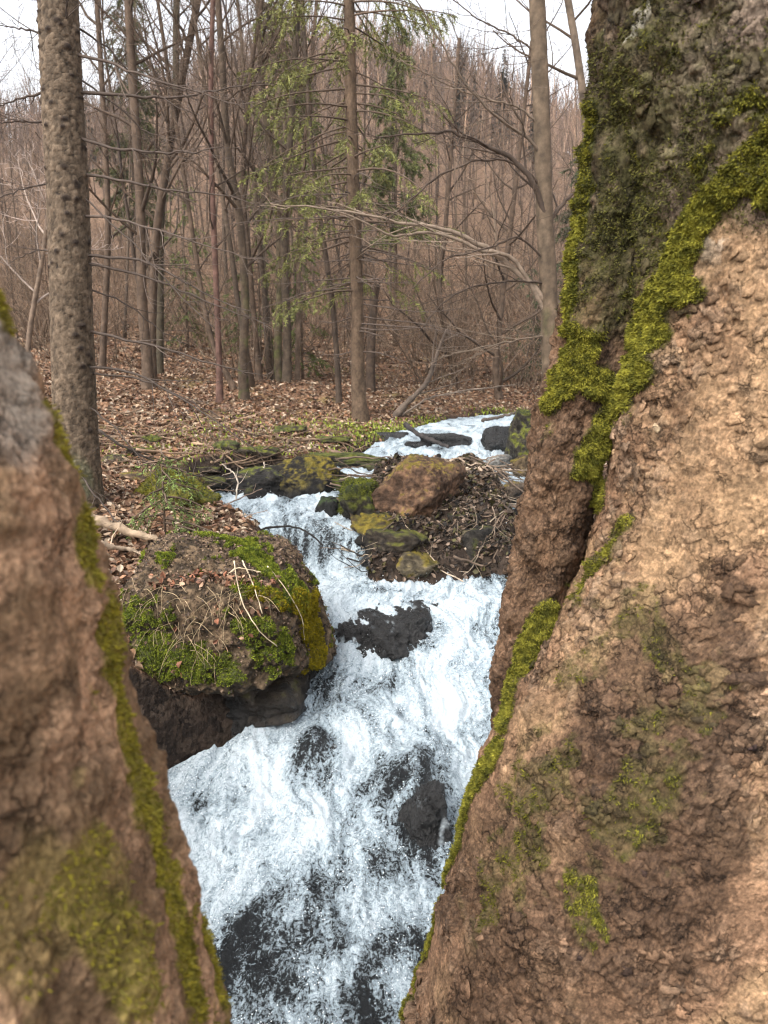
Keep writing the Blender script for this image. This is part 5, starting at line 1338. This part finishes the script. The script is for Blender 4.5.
# brushwood thicket in the wood
def thicket():
    r_ = np.random.default_rng(71); protos = []
    for i in range(7):
        g = Geo(); cols = [(.13, .09, .062), (.20, .145, .10), (.27, .20, .145)]
        for k in range(7):
            a = r_.uniform(0, 6.28); L = r_.uniform(.8, 2.4); pts, _ = wander((r_.normal(0, .15), r_.normal(0, .15), -.05), (math.cos(a) * .5, math.sin(a) * .5, 1), L, 5, .13, -.02, r_)
            rr = np.linspace(.010, .004, 6); c = np.array(cols[0]) * r_.uniform(.6, 1.5); tube(g, pts, rr, 3, c, cap=False)
            grow(g, pts, rr, r_, 7, .7, 1, [c, c * 1.2, c * 1.3], .004, .15, (3, 3, 3), .0, (3,), (25, 70), .16)
        protos.append(g.arrays())
    g = Geo(); n = 0
    while n < 560:
        y = 12.5 + 26 * r_.random() ** 1.1; px = r_.uniform(-40, 640); x = (px - 384) / 768 * y
        Lx, Rx = edges(np.array([x]), np.array([y]))
        if Lx[0] - .3 < x < Rx[0] + .3: continue
        if y < 15 and px < 440 and r_.random() < .65: continue
        V, Q, T, Cc = protos[r_.integers(7)]; a = r_.uniform(0, 6.28); s = r_.uniform(.6, 1.3); c, sn = math.cos(a) * s, math.sin(a) * s
        g.add(np.stack([V[:, 0] * c - V[:, 1] * sn + x, V[:, 0] * sn + V[:, 1] * c + y, V[:, 2] * s + gz(x, y)], -1), Q, T, Cc * r_.uniform(.7, 1.35)); n += 1
    o = make('undergrowth', g, M['far_wood']); tag(o, 'tangled leafless undergrowth between the tree trunks', 'undergrowth', kind='stuff')
thicket()

# small conifers standing in the wood
def small_fir(label, px, py, H, seed, spread=.45, col=(.075, .10, .028), Y=None, lo=.1, group=None, nl=.06, step=.11, tw=None):
    h_ = ground_hit(px, py) if Y is None else P(px, py, Y); x, y = h_[0], h_[1]; z = gz(x, y)
    root = empty('young_conifer', (x, y, z)); tag(root, label, 'tree', group); r_ = np.random.default_rng(seed)
    g, gw, gn = Geo(), Geo(), Geo(); tube(g, [(0, 0, -.1), (0, 0, H * .5), (0, 0, H)], [.004 + .009 * H, .003 + .005 * H, .002], 6, (.12, .085, .06))
    k = int(13 + H * 9)
    for q in range(k):
        t = lo + (1 - lo) * q / k; fir_limb(gw, gn, np.array([0, 0, H * t]), r_.uniform(0, 6.28), spread * H * (1.05 - t) * r_.uniform(.7, 1.1) + .08, r_, .35, col, tw=tw or .2 + .03 * H, nl=nl, wid=nl * .22, bare=.12, step=step)
    make('trunk', g, M['wood'], root); make('branches', gw, M['wood'], root); make('needles', gn, M['needle'], root, smooth=False)
small_fir('slender green fir glimpsed between the hooked trunk and the clump', 262, 398, 3.2, 741, .28, (.09, .11, .03), Y=14.5)
small_fir('young fir behind the kinked trunk on the leafy rise', 190, 395, 3.4, 742, .3, (.10, .115, .035), Y=16)
small_fir('narrow bright fir beside the tight clump of trunks', 303, 400, 2.6, 743, .22, (.10, .13, .03), Y=13.5)
small_fir('wide low dark fir below the arching boughs near the stream bend', 530, 392, 2.2, 744, .6, (.05, .068, .028), Y=15)
small_fir('tall thin conifer high on the slope behind the dark trunk', 145, 380, 9.5, 745, .16, (.08, .085, .03), Y=22, lo=.3, nl=.10)
small_fir('green fir mixed into bare trees left of the conifer', 290, 385, 9.0, 746, .17, (.11, .12, .035), Y=19, lo=.35, nl=.10)
small_fir('broad dull green fir right behind the middle conifer', 395, 390, 7.4, 747, .20, (.10, .11, .035), Y=19, lo=.35, nl=.10)
small_fir('dark fir low on the slope past the stream bend', 590, 380, 6.5, 748, .26, (.045, .055, .025), Y=18, lo=.1, nl=.10)
small_fir('feathery green seedling drooping beside the mossy pointed rock', 166, 548, .50, 749, .62, (.14, .19, .05), Y=4.3, lo=.15, nl=.028, step=.025, tw=.12)
# ridge conifers
def ridge():
    r_ = np.random.default_rng(75); prot = []
    for i in range(3):
        g = Geo(); tg = Geo(); tube(tg, [(0, 0, 0), (0, 0, 12)], [.18, .03], 4, (.1, .08, .06))
        for k in range(260):
            t = r_.random() ** .8; z = 1.5 + 10.8 * t; a = r_.uniform(0, 6.28); L = (1.06 - t) * 2.1 * r_.uniform(.6, 1.1) + .15
            d = np.array([math.cos(a), math.sin(a), -.35]); s = np.array([-math.sin(a), math.cos(a), 0]) * L * .22; p = np.array([0, 0, z])
            g.add([p, p + d * L * .6 + s, p + d * L, p + d * L * .6 - s], [[0, 1, 2, 3]], None, np.array([.050, .058, .040]) * r_.uniform(.6, 1.4))
        t_ = make('trunk', tg, M['far_wood']); c_ = make('crown', g, M['needle'], smooth=False); COL.objects.unlink(t_); COL.objects.unlink(c_); prot.append((t_, c_))
    pxs = np.concatenate([r_.uniform(60, 300, 12), r_.uniform(300, 470, 26), r_.uniform(430, 600, 30)])
    for px in pxs:
        y = r_.uniform(195, 226); x = (px - 384) / 768 * y
        put_tree(prot[r_.integers(3)], x, y, r_.uniform(0, 6), r_.uniform(.55, 1.0), 'dark conifer on the ridge against the sky', 'conifers along the skyline', name='conifer_tree')
    for q in range(26):
        px = r_.choice([r_.uniform(90, 240), r_.uniform(240, 420), r_.uniform(400, 560)]); y = r_.uniform(60, 170); x = (px - 384) / 768 * y
        put_tree(prot[r_.integers(3)], x, y, r_.uniform(0, 6), r_.uniform(.45, .8), 'dark conifer scattered among the bare trees of the hillside', 'conifers scattered over the hillside', name='conifer_tree')
ridge()

# ------------------------------------------------------------------ the damp air between here and the ridge
def haze():
    m, nt, b = nodes('damp_air'); N, L = nt.nodes, nt.links; N.remove(b)
    v = N.new('ShaderNodeVolumePrincipled'); v.inputs['Color'].default_value = (.86, .89, .95, 1); v.inputs['Density'].default_value = .0005; v.inputs['Anisotropy'].default_value = .2
    L.new(v.outputs[0], N['Material Output'].inputs['Volume'])
    x0, x1, y0, y1, z0, z1 = -HW - 8, HW + 8, -9, 406, -4, 175
    V = np.array([[x, y, z] for x in (x0, x1) for y in (y0, y1) for z in (z0, z1)], float)
    Q = np.array([[0, 1, 3, 2], [4, 6, 7, 5], [0, 4, 5, 1], [2, 3, 7, 6], [0, 2, 6, 4], [1, 5, 7, 3]])
    o = make('haze', (V, Q, np.zeros((0, 3), int), None), m, smooth=False); tag(o, 'thin damp haze between the trees and the far ridge', 'haze', kind='stuff')
haze()

# ------------------------------------------------------------------ camera, light, sky
cam = bpy.data.cameras.new('camera'); co = bpy.data.objects.new('camera', cam); COL.objects.link(co)
co.location = (0, 0, CAMZ); co.rotation_euler = (R(90) - PITCH, 0, 0)
cam.sensor_fit = 'VERTICAL'; cam.sensor_height = 24; cam.sensor_width = 18; cam.lens = 18; cam.clip_start = .02; cam.clip_end = 1500
cam.dof.use_dof = True; cam.dof.focus_distance = 2.2; cam.dof.aperture_fstop = 4.4
C.camera = co

SE, SA = R(48), R(-140)      # the sun stands high behind the viewer and to the left, behind thin cloud
sd = bpy.data.lights.new('sun', 'SUN'); sd.energy = 1.45; sd.angle = R(25); sd.color = (1, .93, .83)
so = bpy.data.objects.new('sun', sd); COL.objects.link(so)
direction = Vector((math.sin(SA) * math.cos(SE), math.cos(SA) * math.cos(SE), math.sin(SE)))
so.rotation_euler = direction.to_track_quat('Z', 'Y').to_euler(); so.location = (0, 0, 20)

w = bpy.data.worlds.new('World'); C.world = w; w.use_nodes = True; N, L = w.node_tree.nodes, w.node_tree.links
bg = N['Background']; sky = N.new('ShaderNodeTexSky'); sky.sky_type = 'NISHITA'; sky.sun_disc = False
sky.sun_elevation = SE; sky.sun_rotation = SA; sky.dust_density = 4; sky.air_density = 1.0; sky.ozone_density = 1
# thin overcast: cloud veil washes the blue out of the sky
hs = N.new('ShaderNodeHueSaturation'); hs.inputs['Saturation'].default_value = .18; hs.inputs['Value'].default_value = 3.0
L.new(sky.outputs[0], hs.inputs['Color'])
L.new(hs.outputs[0], bg.inputs['Color']); bg.inputs['Strength'].default_value = .15

C.view_settings.view_transform = 'Standard'; C.view_settings.look = 'None'; C.view_settings.gamma = 1; C.view_settings.exposure = .08
C.render.engine = 'CYCLES'
cy = C.cycles; cy.filter_width = 1.05; cy.max_bounces = 5; cy.volume_bounces = 1; cy.diffuse_bounces = 3; cy.glossy_bounces = 2; cy.transmission_bounces = 2; cy.transparent_max_bounces = 4
cy.use_denoising = True; cy.use_adaptive_sampling = True; cy.adaptive_threshold = .02
cy.sample_clamp_indirect = 6
